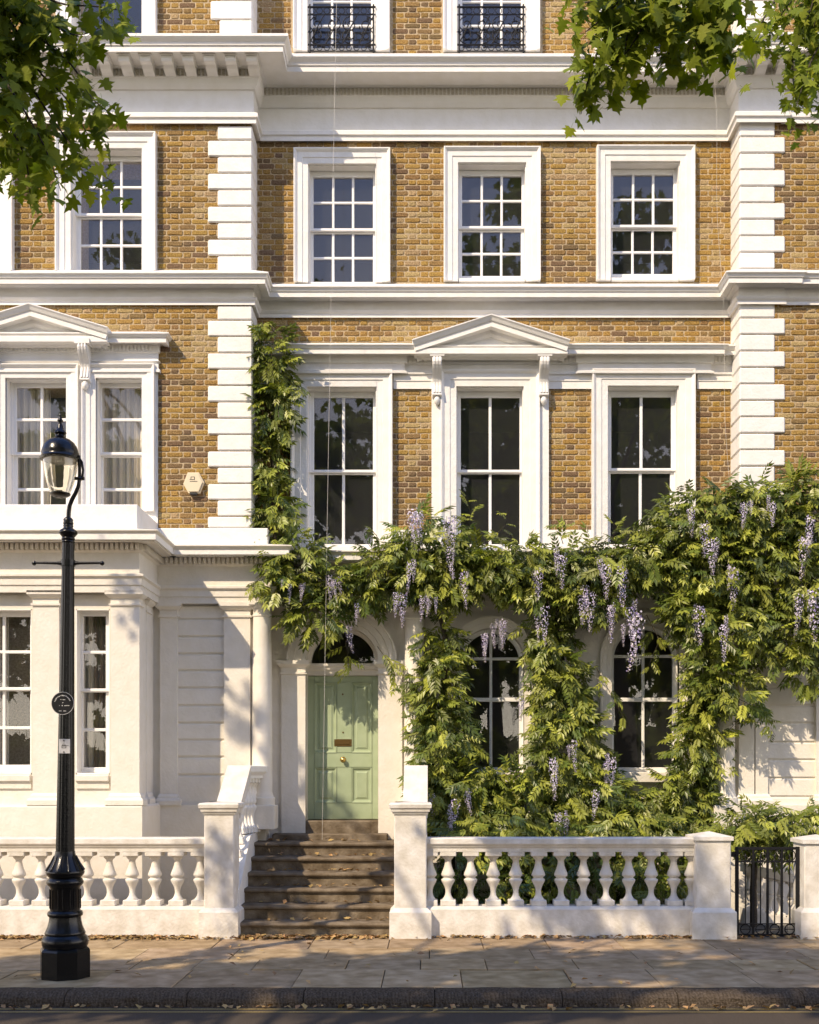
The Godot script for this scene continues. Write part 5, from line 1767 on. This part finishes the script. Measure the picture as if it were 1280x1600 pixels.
func sprig(out: Array, stems: Node3D, pts: Array, z0: float, z1: float, n: int, size: float, rad := 0.006) -> void:
	var c := Curve3D.new()
	for i in pts.size(): c.add_point(P(pts[i][0], pts[i][1], lerpf(z0, z1, float(i) / (pts.size() - 1))))
	var line := []
	var L := c.get_baked_length()
	for i in 9: line.append(c.sample_baked(L * i / 8.0, true))
	var b := MB.new()
	b.tube(line, [rad, rad * 0.9, rad * 0.8, rad * 0.7, rad * 0.6, rad * 0.5, rad * 0.4, rad * 0.35, rad * 0.3], 5)
	part(stems, "shoot", b, M.bark)
	for i in n:
		var t := 0.15 + 0.85 * i / float(n)
		var p := c.sample_baked(L * t, true)
		var d := (c.sample_baked(minf(L, L * t + 0.05), true) - p).normalized()
		var dirv := (d * 0.5 + Vector3(rng.randfn(0, 0.7), rng.randfn(-0.15, 0.4), 0.3 + rng.randfn(0, 0.4))).normalized()
		out.append([Transform3D(leaf_frame(dirv, Vector3(rng.randfn(0, 0.3), 0.7, 0.6).normalized(), size * rng.randf_range(0.7, 1.1) * (1.15 - 0.5 * t)), p), vine_tone(1.0), 1.3])

func place_leaves(owner_node: Node3D, leaves: Array, meshes: Array, most: int) -> void:
	leaves.sort_custom(func(a, b): return a[2] > b[2])
	var xfs := []; var cols := []
	for m in meshes: xfs.append([]); cols.append([])
	var tinted := {}
	for i in leaves.size():
		var v := rng.randi() % meshes.size()
		if i < most:
			var key := "%d_%d" % [v, i % 7]
			if not tinted.has(key):
				var arr: Array = meshes[v].surface_get_arrays(0)
				var cc: PackedColorArray = arr[Mesh.ARRAY_COLOR]
				var t: Color = leaves[i][1]
				for j in cc.size(): cc[j] = Color(cc[j].r * t.r, cc[j].g * t.g, cc[j].b * t.b)
				arr[Mesh.ARRAY_COLOR] = cc
				var am := ArrayMesh.new()
				am.add_surface_from_arrays(Mesh.PRIMITIVE_TRIANGLES, arr)
				am.surface_set_material(0, meshes[v].surface_get_material(0))
				tinted[key] = am
			put(owner_node, "leaf", tinted[key], leaves[i][0])
		else:
			xfs[v].append(leaves[i][0]); cols[v].append(leaves[i][1])
	for v in meshes.size():
		if xfs[v].size() > 0: scatter(owner_node, "foliage", meshes[v], xfs[v], cols[v])

func raceme_mesh(sd: int) -> ArrayMesh:
	var r := RandomNumberGenerator.new(); r.seed = sd
	var b := MB.new()
	b.col = Color(0.12, 0.13, 0.05)
	b.tube([Vector3(0, 0.06, 0), Vector3(0.004, -0.25, 0.004), Vector3(0, -0.55, 0)], [0.004, 0.003, 0.002], 5)
	var lean := Vector2(r.randf_range(-0.09, 0.09), r.randf_range(-0.05, 0.09))
	for i in 210:
		var t := pow(i / 209.0, 0.9)
		var rad := 0.082 * (1.0 - t) * (0.55 + 0.45 * minf(1.0, t * 6.0)) + 0.012
		var a := i * 2.39996 + r.randf() * 0.5
		var c := Vector3(cos(a) * rad + lean.x * t * t, -0.54 * t, sin(a) * rad + lean.y * t * t) + Vector3(r.randfn(0, 0.011), r.randfn(0, 0.012), r.randfn(0, 0.011))
		if r.randf() < 0.22: continue
		var s := lerpf(0.0155, 0.008, t) * r.randf_range(0.8, 1.2)
		var w := r.randf()
		var tone := Color(0.50, 0.44, 0.64).lerp(Color(0.84, 0.80, 0.85), w)
		if t > 0.78 and w > 0.5: tone = Color(0.42, 0.38, 0.30)
		if w < 0.12: tone = Color(0.40, 0.33, 0.60)
		b.col = tone
		var d := Vector3(cos(a), r.randf_range(-0.3, 0.5), sin(a)).normalized()
		var u := d.cross(Vector3.UP).normalized()
		var v := u.cross(d)
		# upright banner petal and a keel below it
		b.quad(c - u * s + v * s * 0.2, c + v * s * 1.1 + d * s * 0.3, c + u * s + v * s * 0.2, c - v * s * 0.5, d)
		b.col = Color(tone.r * 0.75, tone.g * 0.68, tone.b * 0.92)
		b.flat_tri(c - u * s * 0.45 - v * s * 0.2, c + u * s * 0.45 - v * s * 0.2, c + d * s * 1.1 - v * s * 0.7, v + d)
	return b.mesh(M.petal)

func build_wisteria() -> void:
	var w := thing("wisteria", "flowering wisteria with lilac racemes climbing over the door and arched windows", "climber", Vector3.ZERO)
	var meshes := []
	for i in 4: meshes.append(vine_leaf_mesh(100 + i, 4 + i % 2, 0.27))
	# woody stems
	for s in [
		[[[705, 1440, 0.4], [700, 1300, 0.3], [690, 1150, 0.28], [700, 1040, 0.3], [690, 960, 0.35], [640, 905, 0.5], [560, 915, 0.52], [490, 890, 0.5], [440, 870, 0.45], [425, 780, 0.2], [425, 640, 0.15], [430, 540, 0.2]], 0.04],
		[[[862, 1440, 0.4], [868, 1300, 0.3], [860, 1150, 0.28], [876, 1030, 0.3], [850, 940, 0.4], [780, 890, 0.55], [700, 870, 0.55]], 0.045],
		[[[876, 1030, 0.3], [930, 930, 0.45], [1000, 895, 0.55], [1080, 880, 0.6], [1180, 850, 0.9], [1290, 830, 0.95]], 0.03],
		[[[1095, 1440, 0.5], [1092, 1280, 0.35], [1100, 1130, 0.4], [1110, 1010, 0.6], [1150, 920, 0.85], [1230, 880, 0.95]], 0.04]]:
		var pts := []
		for q in s[0]: pts.append(P(q[0] + rng.randf_range(-4, 4), q[1], q[2]))
		var c := Curve3D.new()
		for i in pts.size():
			var tan_v: Vector3 = (pts[mini(i + 1, pts.size() - 1)] - pts[maxi(i - 1, 0)]) * 0.16
			c.add_point(pts[i], -tan_v, tan_v)
		var line := []; var rad := []
		for i in 41:
			line.append(c.sample_baked(c.get_baked_length() * i / 40.0, true) + Vector3(rng.randfn(0, 0.006), 0, rng.randfn(0, 0.006)))
			rad.append(s[1] * 1.3 * (1.0 - 0.7 * i / 40.0) * rng.randf_range(0.88, 1.12))
		var b := MB.new()
		b.tube(line, rad, 8)
		part(w, "stem", b, M.bark)
	var lv := []
	# blobs: cx, cy, rx, ry, back, front, number of leaves
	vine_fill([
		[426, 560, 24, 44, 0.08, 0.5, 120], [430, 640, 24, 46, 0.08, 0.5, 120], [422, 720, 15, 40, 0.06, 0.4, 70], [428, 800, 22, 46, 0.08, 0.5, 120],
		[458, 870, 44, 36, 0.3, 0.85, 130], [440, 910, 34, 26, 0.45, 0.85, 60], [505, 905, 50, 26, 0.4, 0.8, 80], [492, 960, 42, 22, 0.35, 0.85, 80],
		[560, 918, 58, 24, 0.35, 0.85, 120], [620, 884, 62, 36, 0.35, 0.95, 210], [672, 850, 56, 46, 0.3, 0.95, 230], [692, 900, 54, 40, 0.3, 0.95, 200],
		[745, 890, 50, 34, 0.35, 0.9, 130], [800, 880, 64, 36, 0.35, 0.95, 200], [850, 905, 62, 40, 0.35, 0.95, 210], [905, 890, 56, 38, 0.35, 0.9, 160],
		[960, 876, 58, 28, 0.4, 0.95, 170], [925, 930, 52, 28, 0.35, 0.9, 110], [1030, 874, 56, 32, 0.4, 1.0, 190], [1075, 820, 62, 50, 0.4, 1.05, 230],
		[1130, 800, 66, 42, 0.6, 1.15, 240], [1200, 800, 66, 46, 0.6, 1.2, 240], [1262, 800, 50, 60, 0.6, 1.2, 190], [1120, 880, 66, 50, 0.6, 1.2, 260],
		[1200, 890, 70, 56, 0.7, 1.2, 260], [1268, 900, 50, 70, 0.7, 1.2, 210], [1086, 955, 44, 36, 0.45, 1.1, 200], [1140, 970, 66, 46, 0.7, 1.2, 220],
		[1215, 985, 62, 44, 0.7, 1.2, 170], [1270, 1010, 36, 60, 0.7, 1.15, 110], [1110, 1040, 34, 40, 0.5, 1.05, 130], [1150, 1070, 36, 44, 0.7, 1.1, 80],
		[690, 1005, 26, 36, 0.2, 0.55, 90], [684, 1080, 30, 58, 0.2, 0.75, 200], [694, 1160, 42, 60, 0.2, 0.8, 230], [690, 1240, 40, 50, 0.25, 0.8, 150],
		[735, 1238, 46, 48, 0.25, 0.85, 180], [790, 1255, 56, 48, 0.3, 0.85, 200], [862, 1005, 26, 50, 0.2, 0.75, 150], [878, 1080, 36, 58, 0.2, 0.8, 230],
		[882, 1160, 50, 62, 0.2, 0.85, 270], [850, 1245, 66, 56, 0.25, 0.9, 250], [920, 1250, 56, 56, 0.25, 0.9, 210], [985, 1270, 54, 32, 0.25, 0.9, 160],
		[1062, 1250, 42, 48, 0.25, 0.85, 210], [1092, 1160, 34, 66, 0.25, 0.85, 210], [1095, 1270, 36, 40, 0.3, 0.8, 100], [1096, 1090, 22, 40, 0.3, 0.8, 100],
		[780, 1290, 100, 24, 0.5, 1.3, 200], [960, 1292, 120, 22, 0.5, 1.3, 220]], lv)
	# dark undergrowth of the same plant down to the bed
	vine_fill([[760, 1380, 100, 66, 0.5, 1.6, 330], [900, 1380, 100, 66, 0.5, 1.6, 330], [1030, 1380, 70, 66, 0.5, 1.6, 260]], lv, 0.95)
	# loose shoots
	for s in [[[[730, 830], [735, 800], [728, 772]], 0.4, 0.6, 9], [[[760, 850], [790, 820], [795, 795]], 0.5, 0.6, 7], [[[880, 850], [875, 830], [885, 808]], 0.4, 0.5, 6], [[[950, 850], [962, 830], [958, 815]], 0.5, 0.6, 8], [[[1005, 850], [1022, 830], [1045, 812]], 0.5, 0.7, 9],
		[[[590, 1010], [612, 1040], [622, 1080]], 0.35, 0.45, 10], [[[540, 1000], [545, 1035], [535, 1062]], 0.4, 0.4, 6], [[[480, 950], [450, 975], [446, 1000]], 0.6, 0.7, 8], [[[640, 1060], [655, 1090], [635, 1130]], 0.4, 0.6, 9],
		[[[1150, 1090], [1190, 1110], [1212, 1150]], 0.7, 0.85, 11], [[[1090, 1140], [1130, 1150], [1165, 1115]], 0.6, 0.8, 8], [[[930, 1040], [955, 1085], [985, 1140]], 0.5, 0.6, 8], [[[1010, 960], [1030, 1000], [1010, 1050]], 0.5, 0.55, 8],
		[[[430, 520], [415, 505], [398, 515]], 0.3, 0.5, 7], [[[445, 590], [468, 605], [480, 622]], 0.3, 0.4, 7], [[[410, 900], [398, 912], [392, 920]], 0.7, 0.85, 5], [[[1240, 760], [1250, 745], [1275, 735]], 0.8, 0.9, 8], [[[820, 1030], [845, 1060], [838, 1085]], 0.4, 0.6, 8], [[[815, 970], [830, 1010], [815, 1040]], 0.4, 0.6, 8]]:
		sprig(lv, w, s[0], s[1], s[2], s[3], 0.95)
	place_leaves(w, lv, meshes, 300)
	var rm := []
	for i in 9: rm.append(raceme_mesh(300 + i))
	for q in [[453, 912, 30, 0.85], [472, 912, 26, 0.8], [515, 898, 40, 0.8], [531, 900, 30, 0.8], [558, 942, 32, 0.8], [545, 979, 38, 0.65], [645, 795, 58, 0.9], [655, 800, 50, 0.92], [705, 806, 60, 0.92], [698, 812, 45, 0.9], [629, 928, 48, 0.9], [640, 880, 46, 0.95], [660, 932, 36, 0.85], [671, 926, 36, 0.85], [703, 856, 46, 0.95], [725, 894, 54, 0.9], [757, 990, 42, 0.6], [787, 968, 44, 0.65], [770, 975, 36, 0.6],
		[878, 866, 50, 0.95], [842, 890, 44, 0.95], [851, 948, 54, 0.85], [921, 924, 58, 0.9], [910, 930, 44, 0.9], [948, 882, 50, 0.95], [972, 888, 58, 0.95], [955, 944, 56, 0.85], [995, 958, 84, 0.85], [986, 950, 60, 0.85], [974, 976, 32, 0.8], [1080, 793, 42, 1.1], [1101, 817, 50, 1.15], [1111, 844, 52, 1.18], [1163, 786, 38, 1.2], [1207, 785, 36, 1.22], [1266, 806, 56, 1.25], [1258, 840, 60, 1.22], [1094, 948, 56, 1.15], [1086, 955, 44, 1.1], [1131, 975, 54, 1.2], [1249, 927, 62, 1.22], [1272, 922, 74, 1.22], [1146, 888, 60, 1.2],
		[897, 1156, 48, 0.85], [864, 1184, 62, 0.9], [957, 1184, 52, 0.75], [948, 1190, 40, 0.75], [931, 1235, 44, 0.9], [885, 1272, 42, 0.95], [872, 1270, 40, 0.95], [710, 1250, 60, 0.9], [675, 1241, 38, 0.75], [731, 1236, 36, 0.9], [815, 1090, 34, 0.6]]:
		var copies := 1 + (1 if rng.randf() < 0.6 else 0)
		for e in copies:
			var l: float = q[2] / F * (CZ - q[3]) * (1.0 if e == 0 else rng.randf_range(0.45, 0.85))
			var wide := rng.randf_range(0.65, 1.05)
			var at := P(q[0] + (0.0 if e == 0 else rng.randf_range(-13, 13)), q[1] + (0.0 if e == 0 else rng.randf_range(-14, 10)), q[3] + (0.0 if e == 0 else rng.randf_range(-0.08, 0.06)))
			put(w, "flower_cluster", rm[rng.randi() % 9], Transform3D(Basis(Vector3.UP, rng.randf() * TAU).scaled(Vector3.ONE * (l / 0.50)) * Basis.from_scale(Vector3(wide, 1, wide)), at))
	# the shrub by the gate
	var s2 := thing("garden_shrub", "low spreading leafy shrub behind the iron gate", "shrub", Vector3.ZERO)
	var b2 := MB.new()
	b2.tube([P(1178, 1452, 1.2), P(1177, 1390, 1.2), P(1180, 1330, 1.25), P(1175, 1290, 1.3)], [0.05, 0.045, 0.04, 0.02], 8)
	part(s2, "stem", b2, M.bark)
	for q in [[1140, 1290], [1215, 1275], [1255, 1290]]:
		b2 = MB.new()
		b2.tube([P(1179, 1340, 1.25), P((1179 + q[0]) / 2.0, 1300, 1.35), P(q[0], q[1], 1.45)], [0.025, 0.018, 0.008], 6)
		part(s2, "branch", b2, M.bark)
	var lv2 := []
	vine_fill([[1165, 1292, 42, 30, 1.1, 1.7, 110], [1215, 1288, 48, 30, 1.1, 1.7, 130], [1258, 1285, 34, 26, 1.1, 1.7, 80], [1195, 1315, 60, 16, 1.1, 1.6, 70], [1145, 1300, 24, 22, 1.2, 1.7, 40]], lv2, 0.85)
	place_leaves(s2, lv2, meshes, 120)

# ---------- trees ----------
func maple_leaf_mesh(sd: int) -> ArrayMesh:
	var r := RandomNumberGenerator.new(); r.seed = sd
	var b := MB.new()
	var out := [Vector2(0.0, 0.0), Vector2(0.20, 0.06), Vector2(0.48, 0.0), Vector2(0.27, -0.20), Vector2(0.62, -0.40), Vector2(0.24, -0.48), Vector2(0.30, -0.66), Vector2(0.13, -0.76), Vector2(0.0, -1.08)]
	var full := []
	for q in out: full.append(q + Vector2(r.randf_range(-0.04, 0.04), r.randf_range(-0.04, 0.04)))
	for i in range(out.size() - 2, 0, -1): full.append(Vector2(-out[i].x, out[i].y) + Vector2(r.randf_range(-0.04, 0.04), r.randf_range(-0.04, 0.04)))
	var bend := r.randf_range(0.1, 0.35)
	var c := Vector3(0, -0.42, 0)
	for i in full.size():
		var p: Vector2 = full[i]; var q: Vector2 = full[(i + 1) % full.size()]
		var a := Vector3(p.x, p.y, -bend * (p.x * p.x + 0.5 * (p.y + 0.42) * (p.y + 0.42)))
		var d := Vector3(q.x, q.y, -bend * (q.x * q.x + 0.5 * (q.y + 0.42) * (q.y + 0.42)))
		var k := r.randf_range(0.93, 1.07)
		b.col = Color(k, k, k)
		b.flat_tri(c, a, d, Vector3.BACK)
	b.quad(Vector3(-0.012, 0, 0), Vector3(0.012, 0, 0), Vector3(0.01, 0.4, 0.06), Vector3(-0.01, 0.4, 0.06), Vector3.BACK)
	return b.mesh(M.leaf)

func tree_tone() -> Color:
	var k := rng.randf_range(0.7, 1.2)
	var c := Color(0.145, 0.195, 0.018).lerp(Color(0.38, 0.40, 0.04), rng.randf() * rng.randf())
	return Color(c.r * k, c.g * k, c.b * k)

func hanging_leaf(p: Vector3, s: float) -> Transform3D:
	var bs := Basis.from_euler(Vector3(rng.randf_range(-0.9, 0.35), rng.randfn(0, 0.9), rng.randfn(0, 0.45)))
	return Transform3D(bs.scaled(Vector3.ONE * s), p)

func limb(o: Node3D, called: String, pts: Array, r0: float, r1: float) -> void:
	var c := Curve3D.new()
	for i in pts.size():
		var tv: Vector3 = (pts[mini(i + 1, pts.size() - 1)] - pts[maxi(i - 1, 0)]) * 0.17
		c.add_point(pts[i], -tv, tv)
	var line := []; var rad := []
	var n := 5 * pts.size()
	for i in n + 1:
		line.append(c.sample_baked(c.get_baked_length() * i / n, true))
		rad.append(lerpf(r0, r1, float(i) / n))
	var b := MB.new()
	b.tube(line, rad, 9 if r0 > 0.05 else 5)
	part(o, called, b, M.bark)

func crown(out: Array, c: Vector3, r: Vector3, n: int, s0: float, s1: float, spread := 0.36) -> void:
	# leaves gather in clumps, so light falls through between them
	var clumps := []
	for i in maxi(6, n / 55):
		var d := Vector3(rng.randfn(), rng.randfn(), rng.randfn()).normalized() * pow(rng.randf(), 0.4)
		clumps.append(c + d * r)
	for i in n:
		var k: Vector3 = clumps[rng.randi() % clumps.size()]
		var p := k + Vector3(rng.randfn(), rng.randfn() * 0.7, rng.randfn()) * spread
		out.append([hanging_leaf(p, rng.randf_range(s0, s1)), tree_tone(), 0.0])

func twig(out: Array, o: Node3D, pts: Array, z: float, n: int, s0: float, s1: float) -> void:
	var q := []
	for i in pts.size(): q.append(P(pts[i][0], pts[i][1], z + rng.randf_range(-0.25, 0.25)))
	limb(o, "twig", q, 0.014, 0.003)
	var c := Curve3D.new()
	for p in q: c.add_point(p)
	var L := c.get_baked_length()
	for i in n:
		var t := 0.05 + 0.95 * rng.randf()
		var p := c.sample_baked(L * t, true)
		var s := rng.randf_range(s0, s1)
		p += Vector3(rng.randfn(0, 0.07), rng.randfn(-0.03, 0.06), rng.randfn(0, 0.14))
		out.append([hanging_leaf(p, s), tree_tone(), 1.0 + rng.randf()])

func build_trees() -> void:
	var meshes := []
	for i in 5: meshes.append(maple_leaf_mesh(500 + i))
	# --- tree whose branch hangs over the bay house ---
	var o := thing("plane_tree", "street tree whose lobed leaves hang in front of the bay house", "tree", Vector3.ZERO)
	var base := Vector3(-6.6, 0, 14.3)
	limb(o, "trunk", [base, base + Vector3(0.1, 2.5, -0.1), base + Vector3(0.3, 5.0, -0.4), base + Vector3(0.2, 8.0, -0.6), base + Vector3(0.3, 10.5, -0.4)], 0.3, 0.08)
	for e in [[Vector3(-8.8, 8.2, 11.4), 0.10], [Vector3(-4.6, 8.4, 11.3), 0.11], [Vector3(-2.5, 9.2, 12.0), 0.09], [Vector3(-10.2, 9.6, 12.2), 0.08], [Vector3(-6.4, 8.0, 11.4), 0.09]]:
		limb(o, "limb", [base + Vector3(0.3, 5.2, -0.4), base.lerp(e[0], 0.5) + Vector3(0, 4.0, -0.3), e[0]], e[1], 0.02)
	limb(o, "limb", [base + Vector3(0.25, 5.6, -0.45), Vector3(-5.6, 8.2, 11.0), Vector3(-4.4, 8.9, 8.6), Vector3(-3.6, 8.7, 7.2)], 0.1, 0.03)
	var lv := []
	for q in [
		[[[-60, -60], [40, 40], [110, 100], [150, 160], [200, 192]], 30], [[[-60, 0], [30, 110], [85, 190], [130, 250], [178, 285]], 34], [[[-60, 90], [10, 190], [40, 250], [48, 318]], 26], [[[10, -60], [80, 0], [150, 10], [198, 18]], 24],
		[[[-40, -50], [10, 60], [30, 150], [60, 225]], 34], [[[-60, 150], [-10, 220], [8, 285]], 18], [[[0, -60], [60, 20], [120, 55], [160, 40]], 30], [[[-60, -20], [20, 40], [60, 110], [100, 150], [140, 215]], 34],
		[[[-50, 40], [30, 160], [70, 230], [95, 298]], 28], [[[-40, -60], [30, -10], [70, 60], [90, 90]], 36], [[[-60, 60], [0, 120], [30, 200]], 26], [[[-60, -60], [-10, 0], [40, 20]], 34]]:
		twig(lv, o, q[0], 7.1, int(q[1] * 2.7), 0.09, 0.145)
	crown(lv, Vector3(-8.6, 8.2, 11.4), Vector3(2.2, 1.0, 1.3), 1500, 0.18, 0.26, 0.2)
	crown(lv, Vector3(-5.2, 8.3, 11.3), Vector3(2.2, 1.0, 1.3), 1800, 0.18, 0.26, 0.2)
	crown(lv, Vector3(-2.6, 9.2, 12.1), Vector3(1.8, 1.0, 1.2), 1100, 0.18, 0.26, 0.2)
	crown(lv, Vector3(-6.4, 11.0, 14.4), Vector3(2.8, 1.4, 1.8), 600, 0.16, 0.26, 0.22)
	crown(lv, Vector3(-10.2, 9.6, 12.3), Vector3(1.8, 1.0, 1.5), 600, 0.16, 0.24, 0.2)
	for q in [[-8.1, 10.5, 7.0, 0.5, 60], [-3.0, 8.1, 8.3, 1.2, 170], [-7.6, 8.1, 8.4, 0.7, 70]]:
		crown(lv, Vector3(q[0], q[1], q[2]), Vector3(q[3], 0.45, 0.4), q[4], 0.13, 0.19, 0.16)
		limb(o, "limb", [base + Vector3(0.25, 6.4, -0.5), Vector3(lerpf(-6.4, q[0], 0.5), q[1] - 0.2, lerpf(13.6, q[2], 0.55)), Vector3(q[0], q[1], q[2])], 0.07, 0.015)
	for q in [[-7.7, 15.6, 15.4, 0.9, 1.0, 300], [-2.9, 15.8, 15.5, 0.7, 1.4, 420], [-2.3, 10.4, 14.6, 1.3, 1.5, 700], [-9.4, 12.4, 15.0, 1.2, 1.0, 300]]:
		crown(lv, Vector3(q[0], q[1], q[2]), Vector3(q[3], q[4], 0.8), q[5], 0.16, 0.26, 0.28)
		limb(o, "limb", [base + Vector3(0.3, 9.0, -0.5), (base + Vector3(0.3, 10.5, -0.2)).lerp(Vector3(q[0], q[1], q[2]), 0.55), Vector3(q[0], q[1], q[2])], 0.06, 0.015)
	crown(lv, Vector3(-4.2, 8.9, 8.6), Vector3(0.9, 0.5, 0.9), 160, 0.14, 0.2)
	place_leaves(o, lv, meshes, 300)
	# --- tree whose branches hang over the right end of the cornice ---
	o = thing("plane_tree", "street tree whose lobed leaves hang across the great cornice and quoins", "tree", Vector3.ZERO)
	base = Vector3(5.4, 0, 14.4)
	limb(o, "trunk", [base, base + Vector3(-0.1, 2.5, -0.1), base + Vector3(-0.3, 5.0, -0.3), base + Vector3(-0.5, 8.0, -0.2), base + Vector3(-0.6, 12.0, 0.2)], 0.34, 0.08)
	for e in [[Vector3(2.0, 8.4, 14.2), 0.11], [Vector3(6.4, 9.4, 14.6), 0.11], [Vector3(4.0, 12.4, 15.2), 0.09], [Vector3(0.2, 10.6, 15.2), 0.09], [Vector3(8.0, 11.2, 14.4), 0.08]]:
		limb(o, "limb", [base + Vector3(-0.3, 5.2, -0.3), base.lerp(e[0], 0.5) + Vector3(0, 4.0, 0), e[0]], e[1], 0.02)
	limb(o, "limb", [base + Vector3(-0.3, 5.4, -0.35), Vector3(4.4, 8.0, 11.0), Vector3(3.2, 8.8, 8.6), Vector3(2.2, 8.6, 7.2)], 0.1, 0.03)
	limb(o, "limb", [Vector3(4.2, 8.2, 10.6), Vector3(4.3, 9.2, 7.5), Vector3(4.2, 9.3, 5.6)], 0.06, 0.02)
	lv = []
	for q in [
		[[[1010, -60], [955, 40], [925, 105], [908, 178]], 34], [[[1060, -60], [1000, 50], [960, 100], [895, 122]], 34], [[[1110, -60], [1085, 30], [1098, 105]], 34], [[[1000, -60], [940, -5], [888, 8]], 26],
		[[[1160, -60], [1125, 20], [1145, 90]], 32], [[[1040, -60], [990, 20], [975, 100], [980, 130]], 34], [[[1080, -60], [1040, 30], [1050, 100]], 34], [[[1000, -50], [960, 10], [915, 50]], 26], [[[1150, -60], [1080, 10], [1010, 30]], 40], [[[1100, -60], [1130, 0], [1120, 60]], 30]]:
		twig(lv, o, q[0], 7.1, int(q[1] * 2.7), 0.09, 0.145)
	for q in [[[[1320, -60], [1250, 40], [1240, 130], [1262, 180]], 46], [[[1330, 10], [1275, 80], [1245, 165]], 40], [[[1250, -60], [1205, 10], [1168, 72]], 36], [[[1330, 50], [1285, 110], [1262, 150]], 36], [[[1300, -60], [1230, 10], [1200, 60]], 44], [[[1340, -40], [1280, 20], [1265, 90]], 46], [[[1280, -60], [1265, 20], [1225, 90]], 44]]:
		twig(lv, o, q[0], 5.6, int(q[1] * 1.9), 0.08, 0.12)
	crown(lv, Vector3(2.0, 8.6, 14.4), Vector3(2.0, 1.4, 1.6), 1100, 0.16, 0.24)
	crown(lv, Vector3(6.2, 9.4, 14.8), Vector3(2.6, 1.6, 1.8), 1300, 0.16, 0.26)
	crown(lv, Vector3(4.0, 12.4, 15.4), Vector3(3.0, 1.6, 2.0), 1300, 0.16, 0.26)
	crown(lv, Vector3(0.0, 10.6, 15.4), Vector3(1.8, 1.4, 1.5), 800, 0.16, 0.26)
	for q in [[2.2, 15.0, 15.6, 2.0, 1.7, 1100], [5.6, 16.2, 15.8, 2.4, 2.2, 1300], [-0.6, 13.6, 15.8, 1.3, 1.2, 420], [3.6, 18.6, 15.8, 1.8, 1.2, 500]]:
		crown(lv, Vector3(q[0], q[1], q[2]), Vector3(q[3], q[4], 1.6), q[5], 0.2, 0.3)
	for e in [Vector3(2.2, 15.0, 15.6), Vector3(5.6, 16.2, 15.8), Vector3(-0.6, 13.6, 15.8), Vector3(3.6, 18.6, 15.8)]:
		limb(o, "limb", [base + Vector3(-0.6, 11.5, 0.2), (base + Vector3(-0.6, 12.5, 0.4)).lerp(e, 0.6), e], 0.07, 0.02)
	crown(lv, Vector3(8.2, 11.2, 14.6), Vector3(2.0, 1.3, 1.6), 800, 0.16, 0.26)
	place_leaves(o, lv, meshes, 300)
	# --- trees of the park opposite, which the windows mirror ---
	for i in 6:
		var x := -19.0 + i * 7.0 + rng.randf_range(-1, 1)
		var tall := x > -3.0
		o = thing("park_tree", "tall dense park tree on the far side of the street" if tall else "broad lower park tree on the far side of the street", "tree", Vector3(x, 0, 25.0 + rng.randf_range(-1, 2)), "trees mirrored in the windows")
		limb(o, "trunk", [Vector3.ZERO, Vector3(0.1, 2.5, 0), Vector3(0.0, 6.0, 0.1), Vector3(0.1, 10.0, 0.1)], 0.32, 0.1)
		lv = []
		crown(lv, Vector3(0, 7.0, 0), Vector3(4.2, 4.0, 2.6), 2600, 0.32, 0.55)
		crown(lv, Vector3(rng.randf_range(-1, 1), 11.5, 0), Vector3(3.6, 3.0, 2.2), 1700, 0.32, 0.55)
		if tall: crown(lv, Vector3(rng.randf_range(-1, 1), 16.5, 0), Vector3(3.2, 3.2, 2.0), 1500, 0.32, 0.55)
		crown(lv, Vector3(0, 2.2, 0.5), Vector3(3.8, 1.6, 1.2), 1000, 0.7, 1.0)
		place_leaves(o, lv, meshes, 0)
